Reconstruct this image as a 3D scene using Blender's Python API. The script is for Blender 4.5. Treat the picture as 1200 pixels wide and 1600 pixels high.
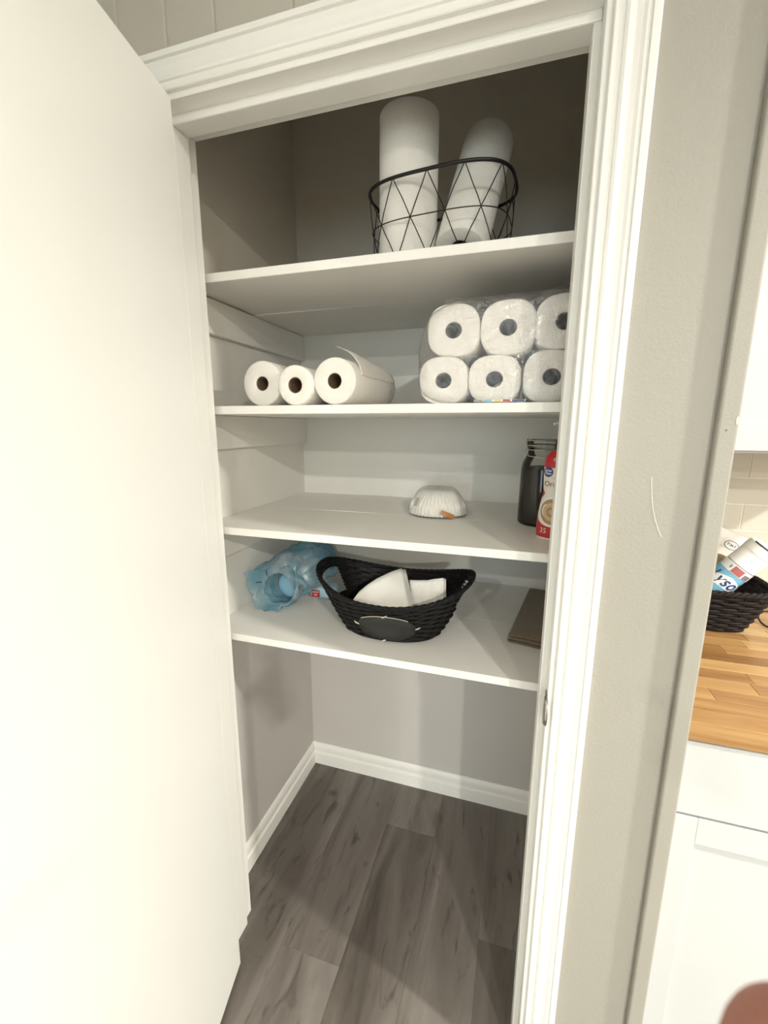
import bpy, bmesh, math, random
from math import sin, cos, pi, radians, sqrt
from mathutils import Vector, Matrix, noise

random.seed(7)
for o in list(bpy.data.objects):
    bpy.data.objects.remove(o, do_unlink=True)
S = bpy.context.scene
C = S.collection

# ------------------------------------------------------------------ camera
F_PX = 672.6
YAW, PITCH, ROLL = 0.2985, -0.1975, 0.0025
CAM = Vector((0.6899, -0.7503, 1.4431))
fwd = Vector((-sin(YAW) * cos(PITCH), cos(YAW) * cos(PITCH), sin(PITCH)))
rgt = fwd.cross(Vector((0, 0, 1))).normalized()
upv = rgt.cross(fwd)
r2 = rgt * cos(ROLL) + upv * sin(ROLL)
u2 = upv * cos(ROLL) - rgt * sin(ROLL)
cam_data = bpy.data.cameras.new('camera')
cam = bpy.data.objects.new('camera', cam_data)
C.objects.link(cam)
cam.matrix_world = Matrix(((r2.x, u2.x, -fwd.x, CAM.x), (r2.y, u2.y, -fwd.y, CAM.y),
                           (r2.z, u2.z, -fwd.z, CAM.z), (0, 0, 0, 1)))
cam_data.sensor_fit = 'VERTICAL'
cam_data.sensor_height = 36.0
cam_data.sensor_width = 27.0
cam_data.lens = F_PX / 1600 * 36.0
cam_data.clip_start = 0.01
cam_data.dof.use_dof = True
cam_data.dof.focus_distance = 1.05
cam_data.dof.aperture_fstop = 9.0
S.camera = cam

# ------------------------------------------------------------------ world, lamps, exposure
W = bpy.data.worlds.new('world'); S.world = W
W.use_nodes = True
W.node_tree.nodes['Background'].inputs[0].default_value = (0.80, 0.90, 1.0, 1)
W.node_tree.nodes['Background'].inputs[1].default_value = 3.0
S.view_settings.view_transform = 'Standard'
S.view_settings.look = 'None'
S.view_settings.gamma = 1.0
S.view_settings.use_curve_mapping = False
S.view_settings.exposure = 1.05

CEIL = 2.46
# recessed ceiling lights of the kitchen and the room: x, y, watts
LAMPS = [(2.85, -0.60, 54.0), (2.15, -2.55, 48.0), (2.2, -4.65, 86.0), (0.1, -3.0, 16.0)]
LAMP_COL = (1.0, 0.97, 0.89)
for i, (lx, ly, lw) in enumerate(LAMPS):
    ld = bpy.data.lights.new('recessed_lamp', 'AREA')
    ld.shape = 'DISK'; ld.size = 0.13; ld.energy = lw; ld.color = LAMP_COL
    lo = bpy.data.objects.new('recessed_lamp', ld)
    lo.location = (lx, ly, CEIL - 0.012)
    C.objects.link(lo)
# unseen rear-wall window, added for soft frontal fill; a portal guides the sampling
FILL_WIN = (-0.4, 2.4, 0.75, 2.15)      # x0, x1, z0, z1
YR = -5.4
pd_ = bpy.data.lights.new('fill_window_portal', 'AREA'); pd_.shape = 'RECTANGLE'
pd_.size = FILL_WIN[1] - FILL_WIN[0]; pd_.size_y = FILL_WIN[3] - FILL_WIN[2]; pd_.cycles.is_portal = True
po = bpy.data.objects.new('fill_window_portal', pd_); po.location = ((FILL_WIN[0] + FILL_WIN[1]) / 2, YR - 0.05, (FILL_WIN[2] + FILL_WIN[3]) / 2)
po.rotation_euler = (radians(90), 0, 0)
C.objects.link(po)

# ------------------------------------------------------------------ helpers
def tag(o, label=None, cat=None, group=None, kind=None):
    if label: o['label'] = label
    if cat: o['category'] = cat
    if group: o['group'] = group
    if kind: o['kind'] = kind
    return o

def link(o, parent=None):
    C.objects.link(o)
    if parent is not None:
        o.parent = parent
    return o

def empty(name, loc=(0, 0, 0), rz=0):
    o = bpy.data.objects.new(name, None)
    o.empty_display_size = 0.03
    o.location = loc; o.rotation_euler = (0, 0, rz)
    return link(o)

def shade(me, smooth=True, angle=35):
    if smooth:
        for p in me.polygons: p.use_smooth = True
        try: me.set_sharp_from_angle(angle=radians(angle))
        except Exception: pass

def from_bm(name, bm, mat, parent=None, smooth=False, angle=35):
    bmesh.ops.recalc_face_normals(bm, faces=bm.faces)
    me = bpy.data.meshes.new(name); bm.to_mesh(me); bm.free()
    shade(me, smooth, angle)
    if mat: me.materials.append(mat)
    o = bpy.data.objects.new(name, me)
    return link(o, parent)

def from_py(name, vs, fs, mat, parent=None, smooth=True, angle=35, recalc=True):
    bm = bmesh.new()
    bv = [bm.verts.new(v) for v in vs]
    for f in fs:
        try: bm.faces.new([bv[i] for i in f])
        except ValueError: pass
    if recalc:
        return from_bm(name, bm, mat, parent, smooth, angle)
    me = bpy.data.meshes.new(name); bm.to_mesh(me); bm.free()
    shade(me, smooth, angle); me.materials.append(mat)
    return link(bpy.data.objects.new(name, me), parent)

def add_box(bm, x0, x1, y0, y1, z0, z1, bev=0.0, seg=1, M=None):
    r = bmesh.ops.create_cube(bm, size=1)
    vs = r['verts']
    for v in vs:
        v.co = Vector(((x0 + x1) / 2 + v.co.x * (x1 - x0), (y0 + y1) / 2 + v.co.y * (y1 - y0), (z0 + z1) / 2 + v.co.z * (z1 - z0)))
    if bev > 0:
        es = list({e for v in vs for e in v.link_edges})
        g = bmesh.ops.bevel(bm, geom=es, offset=bev, segments=seg, affect='EDGES', profile=0.5)
        vs = [v for v in g['verts']] + [v for v in vs if v.is_valid]
    if M is not None:
        for v in set(vs): v.co = M @ v.co

def box(name, b, mat, parent=None, bev=0.0, seg=1, smooth=False):
    bm = bmesh.new(); add_box(bm, *b, bev=bev, seg=seg)
    return from_bm(name, bm, mat, parent, smooth)

def lathe_data(prof, seg=48, cap0=True, cap1=True, shape=None):
    """prof: list of (r,z). shape(theta, r, z)->(x,y) for a non-round section"""
    vs, fs = [], []
    for r, z in prof:
        for i in range(seg):
            a = 2 * pi * i / seg
            if shape: x, y = shape(a, r, z)
            else: x, y = r * cos(a), r * sin(a)
            vs.append((x, y, z))
    n = len(prof)
    for j in range(n - 1):
        for i in range(seg):
            k = (i + 1) % seg
            fs.append((j * seg + i, j * seg + k, (j + 1) * seg + k, (j + 1) * seg + i))
    if cap0: fs.append(tuple(range(seg))[::-1])
    if cap1: fs.append(tuple((n - 1) * seg + i for i in range(seg)))
    return vs, fs

def lathe(name, prof, mat, parent=None, seg=48, cap0=True, cap1=True, M=None, shape=None, angle=35):
    vs, fs = lathe_data(prof, seg, cap0, cap1, shape)
    if M is not None: vs = [M @ Vector(v) for v in vs]
    return from_py(name, vs, fs, mat, parent, True, angle)

def tube_data(path, r, seg=8, closed=False, flat=1.0):
    P = [Vector(p) for p in path]; n = len(P)
    vs, fs = [], []
    up = None
    for i in range(n):
        a = P[(i - 1) % n] if (closed or i > 0) else P[i]
        b = P[(i + 1) % n] if (closed or i < n - 1) else P[i]
        t = (b - a).normalized()
        if up is None:
            up = Vector((0, 0, 1)) if abs(t.z) < 0.9 else Vector((1, 0, 0))
        s = t.cross(up)
        if s.length < 1e-6: s = t.cross(Vector((0.3, 0.8, 0.1)))
        s.normalize(); up = s.cross(t).normalized()
        rr = r[i] if isinstance(r, (list, tuple)) else r
        for k in range(seg):
            an = 2 * pi * k / seg
            vs.append(P[i] + s * (rr * cos(an) * flat) + up * (rr * sin(an)))
    m = n if closed else n - 1
    for i in range(m):
        j = (i + 1) % n
        for k in range(seg):
            l = (k + 1) % seg
            fs.append((i * seg + k, i * seg + l, j * seg + l, j * seg + k))
    if not closed:
        fs.append(tuple(range(seg))[::-1]); fs.append(tuple((n - 1) * seg + k for k in range(seg)))
    return vs, fs

def tubes(name, paths, mat, parent=None, smooth=True):
    """paths: list of (path, radius, seg, closed)"""
    V, Fc = [], []
    for p in paths:
        vs, fs = tube_data(*p)
        o = len(V); V += vs; Fc += [tuple(i + o for i in f) for f in fs]
    return from_py(name, V, Fc, mat, parent, smooth, 60)

def grid(name, fn, nu, nv, mat, parent=None, wrap_u=False, thick=0.0, angle=60):
    vs, fs = [], []
    for j in range(nv + 1):
        for i in range(nu + (0 if wrap_u else 1)):
            vs.append(fn(i / nu, j / nv))
    w = nu if wrap_u else nu + 1
    for j in range(nv):
        for i in range(nu):
            k = (i + 1) % w
            fs.append((j * w + i, j * w + k, (j + 1) * w + k, (j + 1) * w + i))
    o = from_py(name, vs, fs, mat, parent, True, angle)
    if thick:
        m = o.modifiers.new('solid', 'SOLIDIFY'); m.thickness = thick; m.offset = 0
    return o

def text_flat(body, size, align='CENTER', shear=0.0, bold=0.0):
    cu = bpy.data.curves.new('lettering', 'FONT')
    cu.body = body; cu.size = size; cu.align_x = align; cu.align_y = 'CENTER'
    cu.shear = shear; cu.offset = bold; cu.resolution_u = 3
    o = bpy.data.objects.new('lettering', cu)
    me = bpy.data.meshes.new_from_object(o)
    bpy.data.objects.remove(o)
    vs = [v.co.copy() for v in me.vertices]; fs = [tuple(p.vertices) for p in me.polygons]
    bpy.data.meshes.remove(me)
    return vs, fs

def mapped(name, vs, fs, fn, mat, parent):
    """flat (u,v) shapes laid on a surface by fn(u,v)"""
    return from_py(name, [fn(v[0], v[1]) for v in vs], fs, mat, parent, False)

def disc2(cx, cy, rx, ry, n=28):
    vs = [(cx, cy)] + [(cx + rx * cos(2 * pi * i / n), cy + ry * sin(2 * pi * i / n)) for i in range(n)]
    fs = [(0, 1 + i, 1 + (i + 1) % n) for i in range(n)]
    return vs, fs

def rect2(x0, x1, y0, y1, nx=8, ny=2):
    vs = [(x0 + (x1 - x0) * i / nx, y0 + (y1 - y0) * j / ny) for j in range(ny + 1) for i in range(nx + 1)]
    fs = [(j * (nx + 1) + i, j * (nx + 1) + i + 1, (j + 1) * (nx + 1) + i + 1, (j + 1) * (nx + 1) + i) for j in range(ny) for i in range(nx)]
    return vs, fs

# ------------------------------------------------------------------ materials
def nodes(name):
    m = bpy.data.materials.new(name); m.use_nodes = True
    nt = m.node_tree
    return m, nt, nt.nodes['Principled BSDF'], nt.links

def mat(name, col, rough=0.5, var=0.04, scale=12.0, bump=0.0, bscale=120.0, metallic=0.0, spec=0.5, coat=0.0, sheen=0.0, stretch=None, rnd=0.0):
    m, nt, b, L = nodes(name)
    tc = nt.nodes.new('ShaderNodeTexCoord')
    src = tc.outputs['Object']
    if stretch:
        mp = nt.nodes.new('ShaderNodeMapping'); mp.inputs['Scale'].default_value = stretch
        L.new(src, mp.inputs['Vector']); src = mp.outputs['Vector']
    nz = nt.nodes.new('ShaderNodeTexNoise'); nz.inputs['Scale'].default_value = scale; nz.inputs['Detail'].default_value = 4
    L.new(src, nz.inputs['Vector'])
    mx = nt.nodes.new('ShaderNodeMix'); mx.data_type = 'RGBA'
    mx.inputs[6].default_value = tuple(max(0, c * (1 - var)) for c in col) + (1,)
    mx.inputs[7].default_value = tuple(min(1, c * (1 + var)) for c in col) + (1,)
    L.new(nz.outputs['Fac'], mx.inputs[0])
    out = mx.outputs[2]
    if rnd:
        oi = nt.nodes.new('ShaderNodeObjectInfo')
        hs = nt.nodes.new('ShaderNodeHueSaturation')
        mr = nt.nodes.new('ShaderNodeMapRange'); mr.inputs[3].default_value = 1 - rnd; mr.inputs[4].default_value = 1 + rnd
        L.new(oi.outputs['Random'], mr.inputs[0]); L.new(mr.outputs[0], hs.inputs['Value']); L.new(out, hs.inputs['Color'])
        out = hs.outputs['Color']
    L.new(out, b.inputs['Base Color'])
    b.inputs['Roughness'].default_value = rough
    b.inputs['Metallic'].default_value = metallic
    b.inputs['Specular IOR Level'].default_value = spec
    b.inputs['Coat Weight'].default_value = coat
    b.inputs['Sheen Weight'].default_value = sheen
    if bump:
        n2 = nt.nodes.new('ShaderNodeTexNoise'); n2.inputs['Scale'].default_value = bscale; n2.inputs['Detail'].default_value = 3
        L.new(src, n2.inputs['Vector'])
        bp = nt.nodes.new('ShaderNodeBump'); bp.inputs['Strength'].default_value = bump; bp.inputs['Distance'].default_value = 0.002
        L.new(n2.outputs['Fac'], bp.inputs['Height']); L.new(bp.outputs['Normal'], b.inputs['Normal'])
    return m

def streaked(name, stops, sx, sy, rough, axis='Y', spec=0.4, bump=0.1, shift=0.25):
    """wood-like material: streaks along an axis, each object with its own tone"""
    m, nt, b, L = nodes(name)
    tc = nt.nodes.new('ShaderNodeTexCoord'); oi = nt.nodes.new('ShaderNodeObjectInfo')
    mul = nt.nodes.new('ShaderNodeMath'); mul.operation = 'MULTIPLY'; mul.inputs[1].default_value = 57.0
    L.new(oi.outputs['Random'], mul.inputs[0])
    cb = nt.nodes.new('ShaderNodeCombineXYZ')
    for k in range(3): L.new(mul.outputs[0], cb.inputs[k])
    add = nt.nodes.new('ShaderNodeVectorMath'); add.operation = 'ADD'
    L.new(tc.outputs['Object'], add.inputs[0]); L.new(cb.outputs[0], add.inputs[1])
    mp = nt.nodes.new('ShaderNodeMapping')
    mp.inputs['Scale'].default_value = (sx, sy, sx) if axis == 'Y' else (sy, sx, sx)
    L.new(add.outputs[0], mp.inputs['Vector'])
    n1 = nt.nodes.new('ShaderNodeTexNoise'); n1.inputs['Scale'].default_value = 1.0; n1.inputs['Detail'].default_value = 7; n1.inputs['Roughness'].default_value = 0.62
    n1.inputs['Distortion'].default_value = 0.7
    L.new(mp.outputs[0], n1.inputs['Vector'])
    mr = nt.nodes.new('ShaderNodeMapRange'); mr.inputs[3].default_value = -shift; mr.inputs[4].default_value = shift
    L.new(oi.outputs['Random'], mr.inputs[0])
    sm = nt.nodes.new('ShaderNodeMath'); sm.operation = 'ADD'
    L.new(n1.outputs['Fac'], sm.inputs[0]); L.new(mr.outputs[0], sm.inputs[1])
    cr = nt.nodes.new('ShaderNodeValToRGB')
    el = cr.color_ramp.elements
    el[0].position = stops[0][0]; el[0].color = stops[0][1] + (1,)
    el[1].position = stops[-1][0]; el[1].color = stops[-1][1] + (1,)
    for p, c in stops[1:-1]:
        e = el.new(p); e.color = c + (1,)
    L.new(sm.outputs[0], cr.inputs[0]); L.new(cr.outputs[0], b.inputs['Base Color'])
    b.inputs['Roughness'].default_value = rough; b.inputs['Specular IOR Level'].default_value = spec
    bp = nt.nodes.new('ShaderNodeBump'); bp.inputs['Strength'].default_value = bump; bp.inputs['Distance'].default_value = 0.001
    L.new(n1.outputs['Fac'], bp.inputs['Height']); L.new(bp.outputs['Normal'], b.inputs['Normal'])
    return m

def film(name, col, clear, gloss=0.12, rough=0.12, bump=0.4, bscale=35.0, trans=0.5, gscale=0.8):
    """thin plastic film: part see-through, part translucent colour, with a glossy skin"""
    m = bpy.data.materials.new(name); m.use_nodes = True
    nt = m.node_tree; L = nt.links
    for n in list(nt.nodes): nt.nodes.remove(n)
    out = nt.nodes.new('ShaderNodeOutputMaterial')
    tc = nt.nodes.new('ShaderNodeTexCoord')
    nz = nt.nodes.new('ShaderNodeTexNoise'); nz.inputs['Scale'].default_value = bscale; nz.inputs['Detail'].default_value = 4
    nz.inputs['Distortion'].default_value = 1.2
    L.new(tc.outputs['Object'], nz.inputs['Vector'])
    bp = nt.nodes.new('ShaderNodeBump'); bp.inputs['Strength'].default_value = bump; bp.inputs['Distance'].default_value = 0.006
    vo = nt.nodes.new('ShaderNodeTexVoronoi'); vo.feature = 'DISTANCE_TO_EDGE'; vo.inputs['Scale'].default_value = bscale * 0.8
    av = nt.nodes.new('ShaderNodeVectorMath'); av.operation = 'MULTIPLY_ADD'
    av.inputs[1].default_value = (0.03, 0.03, 0.03); L.new(nz.outputs['Color'], av.inputs[0]); L.new(tc.outputs['Object'], av.inputs[2])
    L.new(av.outputs[0], vo.inputs['Vector'])
    hs = nt.nodes.new('ShaderNodeMath'); hs.operation = 'ADD'
    L.new(nz.outputs['Fac'], hs.inputs[0]); L.new(vo.outputs['Distance'], hs.inputs[1])
    L.new(hs.outputs[0], bp.inputs['Height'])
    tr = nt.nodes.new('ShaderNodeBsdfTransparent')
    tr.inputs[0].default_value = tuple(0.55 + 0.45 * c for c in col) + (1,)
    df = nt.nodes.new('ShaderNodeBsdfDiffuse'); df.inputs[0].default_value = col + (1,)
    tl = nt.nodes.new('ShaderNodeBsdfTranslucent'); tl.inputs[0].default_value = col + (1,)
    gl = nt.nodes.new('ShaderNodeBsdfGlossy'); gl.inputs['Roughness'].default_value = rough
    for n in (df, tl, gl): L.new(bp.outputs[0], n.inputs['Normal'])
    m1 = nt.nodes.new('ShaderNodeMixShader'); m1.inputs[0].default_value = trans
    L.new(df.outputs[0], m1.inputs[1]); L.new(tl.outputs[0], m1.inputs[2])
    m2 = nt.nodes.new('ShaderNodeMixShader'); m2.inputs[0].default_value = clear
    L.new(m1.outputs[0], m2.inputs[1]); L.new(tr.outputs[0], m2.inputs[2])
    fr = nt.nodes.new('ShaderNodeFresnel'); fr.inputs[0].default_value = 1.45; L.new(bp.outputs[0], fr.inputs['Normal'])
    ad = nt.nodes.new('ShaderNodeMath'); ad.operation = 'ADD'; ad.inputs[1].default_value = gloss; ad.use_clamp = True
    L.new(fr.outputs[0], ad.inputs[0])
    sc = nt.nodes.new('ShaderNodeMath'); sc.operation = 'MULTIPLY'; sc.inputs[1].default_value = gscale
    L.new(ad.outputs[0], sc.inputs[0])
    m3 = nt.nodes.new('ShaderNodeMixShader'); L.new(sc.outputs[0], m3.inputs[0])
    L.new(m2.outputs[0], m3.inputs[1]); L.new(gl.outputs[0], m3.inputs[2])
    L.new(m3.outputs[0], out.inputs[0])
    return m

def glass_thin(name, tint=(0.93, 0.96, 0.94)):
    m = bpy.data.materials.new(name); m.use_nodes = True
    nt = m.node_tree; L = nt.links
    for n in list(nt.nodes): nt.nodes.remove(n)
    out = nt.nodes.new('ShaderNodeOutputMaterial')
    tr = nt.nodes.new('ShaderNodeBsdfTransparent'); tr.inputs[0].default_value = tint + (1,)
    gl = nt.nodes.new('ShaderNodeBsdfGlossy'); gl.inputs['Roughness'].default_value = 0.04
    lw = nt.nodes.new('ShaderNodeLayerWeight'); lw.inputs[0].default_value = 0.35
    m3 = nt.nodes.new('ShaderNodeMixShader'); L.new(lw.outputs['Fresnel'], m3.inputs[0])
    L.new(tr.outputs[0], m3.inputs[1]); L.new(gl.outputs[0], m3.inputs[2]); L.new(m3.outputs[0], out.inputs[0])
    return m

def emit(name, col, strength):
    m, nt, b, L = nodes(name)
    b.inputs['Emission Color'].default_value = col + (1,); b.inputs['Emission Strength'].default_value = strength
    b.inputs['Base Color'].default_value = (0.9, 0.9, 0.9, 1)
    return m

TRIM = mat('white_gloss_trim_paint', (0.88, 0.87, 0.825), 0.38, 0.03, 5, 0.12, 60)
DOORP = mat('white_door_paint', (0.90, 0.90, 0.865), 0.40, 0.02, 4, 0.06, 80)
WALL = mat('greige_wall_paint', (0.365, 0.348, 0.30), 0.55, 0.03, 3, 0.25, 260)
PANEL = mat('lit_greige_panel', (0.50, 0.472, 0.405), 0.5, 0.03, 3, 0.1, 160)  # wall greige lightened to make up for weak lamp light above the door
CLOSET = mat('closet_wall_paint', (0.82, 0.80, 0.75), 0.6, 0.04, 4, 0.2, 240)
SHELF = mat('white_shelf_paint', (0.86, 0.84, 0.79), 0.42, 0.04, 8, 0.15, 90)
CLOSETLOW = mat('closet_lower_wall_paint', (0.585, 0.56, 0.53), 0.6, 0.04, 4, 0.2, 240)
CLOSETTOP = mat('closet_upper_wall_tone', (0.72, 0.665, 0.575), 0.6, 0.04, 4, 0.2, 240)  # browner and darker than the zone between the shelves
CEILM = mat('ceiling_paint', (0.8, 0.79, 0.76), 0.8, 0.02, 4, 0.2, 200)
FLOOR = streaked('grey_vinyl_plank', [(0.24, (0.058, 0.047, 0.039)), (0.40, (0.122, 0.105, 0.090)), (0.58, (0.182, 0.161, 0.143)), (0.80, (0.270, 0.246, 0.224))], 9, 1.3, 0.42, 'Y', 0.45, 0.10, 0.035)
BLOCK = streaked('oiled_butcher_block', [(0.15, (0.22, 0.105, 0.035)), (0.40, (0.37, 0.195, 0.070)), (0.65, (0.49, 0.29, 0.115)), (0.9, (0.58, 0.39, 0.18))], 30, 2.0, 0.36, 'X', 0.5, 0.08, 0.30)
def flecks(m, sx, sy, dark):
    # short dark grain flecks and knots laid over a streaked material
    nt = m.node_tree; L = nt.links; b = nt.nodes['Principled BSDF']
    src = b.inputs['Base Color'].links[0].from_socket
    vec = [n for n in nt.nodes if n.type == 'VECT_MATH'][0].outputs[0]
    mp = nt.nodes.new('ShaderNodeMapping'); mp.inputs['Scale'].default_value = (sx, sy, sx); L.new(vec, mp.inputs['Vector'])
    nz = nt.nodes.new('ShaderNodeTexNoise'); nz.inputs['Scale'].default_value = 1.0; nz.inputs['Detail'].default_value = 5; nz.inputs['Distortion'].default_value = 2.2
    L.new(mp.outputs[0], nz.inputs['Vector'])
    cr = nt.nodes.new('ShaderNodeValToRGB')
    cr.color_ramp.elements[0].position = 0.60; cr.color_ramp.elements[0].color = (0, 0, 0, 1)
    cr.color_ramp.elements[1].position = 0.74; cr.color_ramp.elements[1].color = (0.75, 0.75, 0.75, 1)
    L.new(nz.outputs['Fac'], cr.inputs[0])
    mx = nt.nodes.new('ShaderNodeMix'); mx.data_type = 'RGBA'
    L.new(cr.outputs[0], mx.inputs[0]); L.new(src, mx.inputs[6]); mx.inputs[7].default_value = dark + (1,)
    L.new(mx.outputs[2], b.inputs['Base Color'])
flecks(FLOOR, 17.0, 4.2, (0.040, 0.032, 0.027))
CAB = mat('white_cabinet_paint', (0.60, 0.61, 0.60), 0.35, 0.015, 5)
TILE = mat('beige_glazed_tile', (0.58, 0.545, 0.47), 0.22, 0.05, 6, 0.08, 20, rnd=0.05)
GROUT = mat('pale_grout', (0.76, 0.73, 0.65), 0.8, 0.05, 60)
PAPER = mat('white_paper_towel', (0.80, 0.775, 0.72), 0.85, 0.03, 40, 0.5, 420, sheen=0.2, spec=0.2)
PAPER2 = mat('white_quilted_tissue', (0.88, 0.835, 0.765), 0.85, 0.05, 60, 0.8, 300, sheen=0.2, spec=0.2)
NAPK = mat('white_paper_napkin', (0.87, 0.845, 0.785), 0.85, 0.03, 20, 0.5, 350, spec=0.2)
CARD = mat('brown_cardboard_core', (0.18, 0.115, 0.07), 0.8, 0.12, 30)
CARDG = mat('grey_cardboard_core', (0.22, 0.205, 0.21), 0.8, 0.12, 30)
BLACKW = mat('black_wire', (0.012, 0.010, 0.010), 0.4, 0.1, 30, metallic=0.3)
WICK = mat('black_dyed_wicker', (0.0042, 0.0040, 0.0040), 0.55, 0.6, 90, 0.4, 300, spec=0.28)
WICKB = mat('dark_brown_rattan', (0.010, 0.0062, 0.0058), 0.62, 0.6, 60, 0.5, 300, spec=0.25)
CHALK = mat('chalkboard_black', (0.020, 0.021, 0.018), 0.75, 0.2, 30)
TWINE = mat('pale_wire_twine', (0.55, 0.49, 0.38), 0.5, 0.1, 60)
BROWNC = mat('taupe_brown_cloth', (0.17, 0.127, 0.080), 0.95, 0.12, 60, 0.6, 600, sheen=0.3, spec=0.1)
STEEL = mat('steel', (0.55, 0.53, 0.49), 0.28, 0.06, 30, metallic=1.0)
STEELD = mat('dark_worn_steel', (0.30, 0.28, 0.25), 0.4, 0.2, 40, metallic=1.0)
BLUE = film('blue_bag_film', (0.40, 0.72, 0.86), 0.34, 0.04, 0.20, 0.7, 26, 0.55)
_nt = BLUE.node_tree
_nz = _nt.nodes.new('ShaderNodeTexNoise'); _nz.inputs['Scale'].default_value = 9.0; _nz.inputs['Detail'].default_value = 2.0
_tc = _nt.nodes.new('ShaderNodeTexCoord'); _nt.links.new(_tc.outputs['Object'], _nz.inputs['Vector'])
_cr = _nt.nodes.new('ShaderNodeValToRGB')
_cr.color_ramp.elements[0].position = 0.42; _cr.color_ramp.elements[0].color = (0.30, 0.62, 0.78, 1)
_cr.color_ramp.elements[1].position = 0.62; _cr.color_ramp.elements[1].color = (0.72, 0.87, 0.92, 1)
_nt.links.new(_nz.outputs['Fac'], _cr.inputs[0])
for _n in _nt.nodes:
    if _n.type in ('BSDF_DIFFUSE', 'BSDF_TRANSLUCENT'): _nt.links.new(_cr.outputs[0], _n.inputs[0])
CLEAR = film('clear_wrap_film', (0.92, 0.92, 0.92), 0.945, 0.05, 0.17, 0.5, 45, 0.5, 0.8)
CLEARB = film('clear_bag_film', (0.95, 0.95, 0.95), 0.86, 0.04, 0.16, 0.5, 60, 0.5, 0.28)
GLASS = glass_thin('jar_glass')
COFFEE = mat('ground_coffee', (0.024, 0.014, 0.010), 0.9, 0.5, 300, 0.8, 700)
RED = mat('red_print', (0.50, 0.018, 0.022), 0.35, 0.05, 30)
CREAM = mat('off_white_print', (0.80, 0.76, 0.68), 0.35, 0.03, 20)
NAVY = mat('navy_print', (0.022, 0.055, 0.22), 0.35, 0.05, 30)
MAROON = mat('dark_red_lettering', (0.25, 0.012, 0.02), 0.4, 0.05, 30)
LATTE = mat('latte_print', (0.42, 0.26, 0.12), 0.4, 0.25, 90)
LATTE2 = mat('latte_foam_print', (0.60, 0.43, 0.24), 0.4, 0.15, 90)
BLACKP = mat('black_plastic', (0.012, 0.012, 0.012), 0.4, 0.1, 20)
WHITEP = mat('white_plastic', (0.84, 0.835, 0.80), 0.35, 0.02, 20)
SKYB = mat('sky_blue_print', (0.20, 0.47, 0.66), 0.35, 0.04, 20)
ROSE = mat('rose_print', (0.45, 0.13, 0.13), 0.4, 0.1, 30)
GREYP = mat('grey_purple_print', (0.22, 0.19, 0.24), 0.4, 0.1, 30)
TAN = mat('tan_paper', (0.42, 0.31, 0.21), 0.7, 0.06, 30)
TAPE = mat('orange_brown_tape', (0.42, 0.17, 0.04), 0.4, 0.15, 40)
GREYS = mat('grey_sticker', (0.30, 0.29, 0.28), 0.5, 0.1, 200)
YELLOW = mat('yellow_print', (0.75, 0.62, 0.15), 0.4, 0.05, 30)
SKIN = mat('skin', (0.48, 0.205, 0.155), 0.5, 0.12, 60, 0.3, 500)
SKIN.node_tree.nodes['Principled BSDF'].inputs['Subsurface Weight'].default_value = 0.15
SKIN.node_tree.nodes['Principled BSDF'].inputs['Subsurface Radius'].default_value = (0.004, 0.0015, 0.001)
NAIL = mat('finger_nail', (0.55, 0.30, 0.25), 0.3, 0.05, 60)
LENS = emit('lamp_lens', (1.0, 0.95, 0.86), 6.0)
SCUFF = mat('pale_scuff', (0.74, 0.70, 0.60), 0.6, 0.05, 60)
DARKSP = mat('dark_speck', (0.20, 0.17, 0.13), 0.8, 0.1, 60)

# ------------------------------------------------------------------ key dimensions (metres)
YF = 0.017          # room face of the closet's front wall
YB = 0.131          # its closet face
DW = 0.7694         # clear width between the jambs
HT = 2.03           # height under the head jamb
XL, XR = -0.0863, 0.855     # closet side walls
DB = 0.734          # back wall
PX0, PX1 = 0.9665, 0.9925     # post at the corner of the kitchen

# ------------------------------------------------------------------ the setting
def struct(o): o['kind'] = 'structure'; return o

fl = struct(box('floor', (-1.5, 3.6, -5.4, 0.86, -0.12, -0.004), FLOOR))
pw = 0.178
col = 0
x = -1.5 + 0.03
meshes = {}
while x < 2.5:
    y = 0.86 - [0.33, 0.95, 0.60, 0.12, 0.78][col % 5] - 1.22
    y += 1.22
    seglist = [(y, 0.734)]
    while y > -2.4:
        seglist.append((y - 1.22, y)); y -= 1.22
    for a, b in seglist:
        if b - a < 0.02: continue
        key = round(b - a, 3)
        if key not in meshes:
            bm = bmesh.new(); add_box(bm, 0.0001, pw - 0.0001, 0.0001, (b - a) - 0.0001, -0.006, 0.0, 0.0005)
            bmesh.ops.recalc_face_normals(bm, faces=bm.faces)
            me = bpy.data.meshes.new('plank'); bm.to_mesh(me); bm.free(); me.materials.append(FLOOR)
            meshes[key] = me
        o = bpy.data.objects.new('plank', meshes[key]); o.location = (x, a, 0); link(o, fl)
    x += pw; col += 1

struct(box('ceiling', (-1.5, 3.6, -5.4, 0.86, CEIL, CEIL + 0.1), CEILM))
struct(box('wall_room_left', (-1.6, -1.5, -5.4, 0.86, -0.1, CEIL), WALL))
struct(box('wall_room_right', (3.6, 3.7, -5.4, 0.86, -0.1, CEIL), WALL))
bm = bmesh.new()
add_box(bm, -1.6, FILL_WIN[0], YR - 0.1, YR, -0.1, CEIL); add_box(bm, FILL_WIN[1], 3.7, YR - 0.1, YR, -0.1, CEIL)
add_box(bm, FILL_WIN[0], FILL_WIN[1], YR - 0.1, YR, -0.1, FILL_WIN[2]); add_box(bm, FILL_WIN[0], FILL_WIN[1], YR - 0.1, YR, FILL_WIN[3], CEIL)
struct(from_bm('wall_room_rear', bm, WALL))
fill_win = struct(empty('fill_window_1', ((FILL_WIN[0] + FILL_WIN[1]) / 2, YR, FILL_WIN[2])))  # unseen window, added so sky light reaches under the shelves
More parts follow.
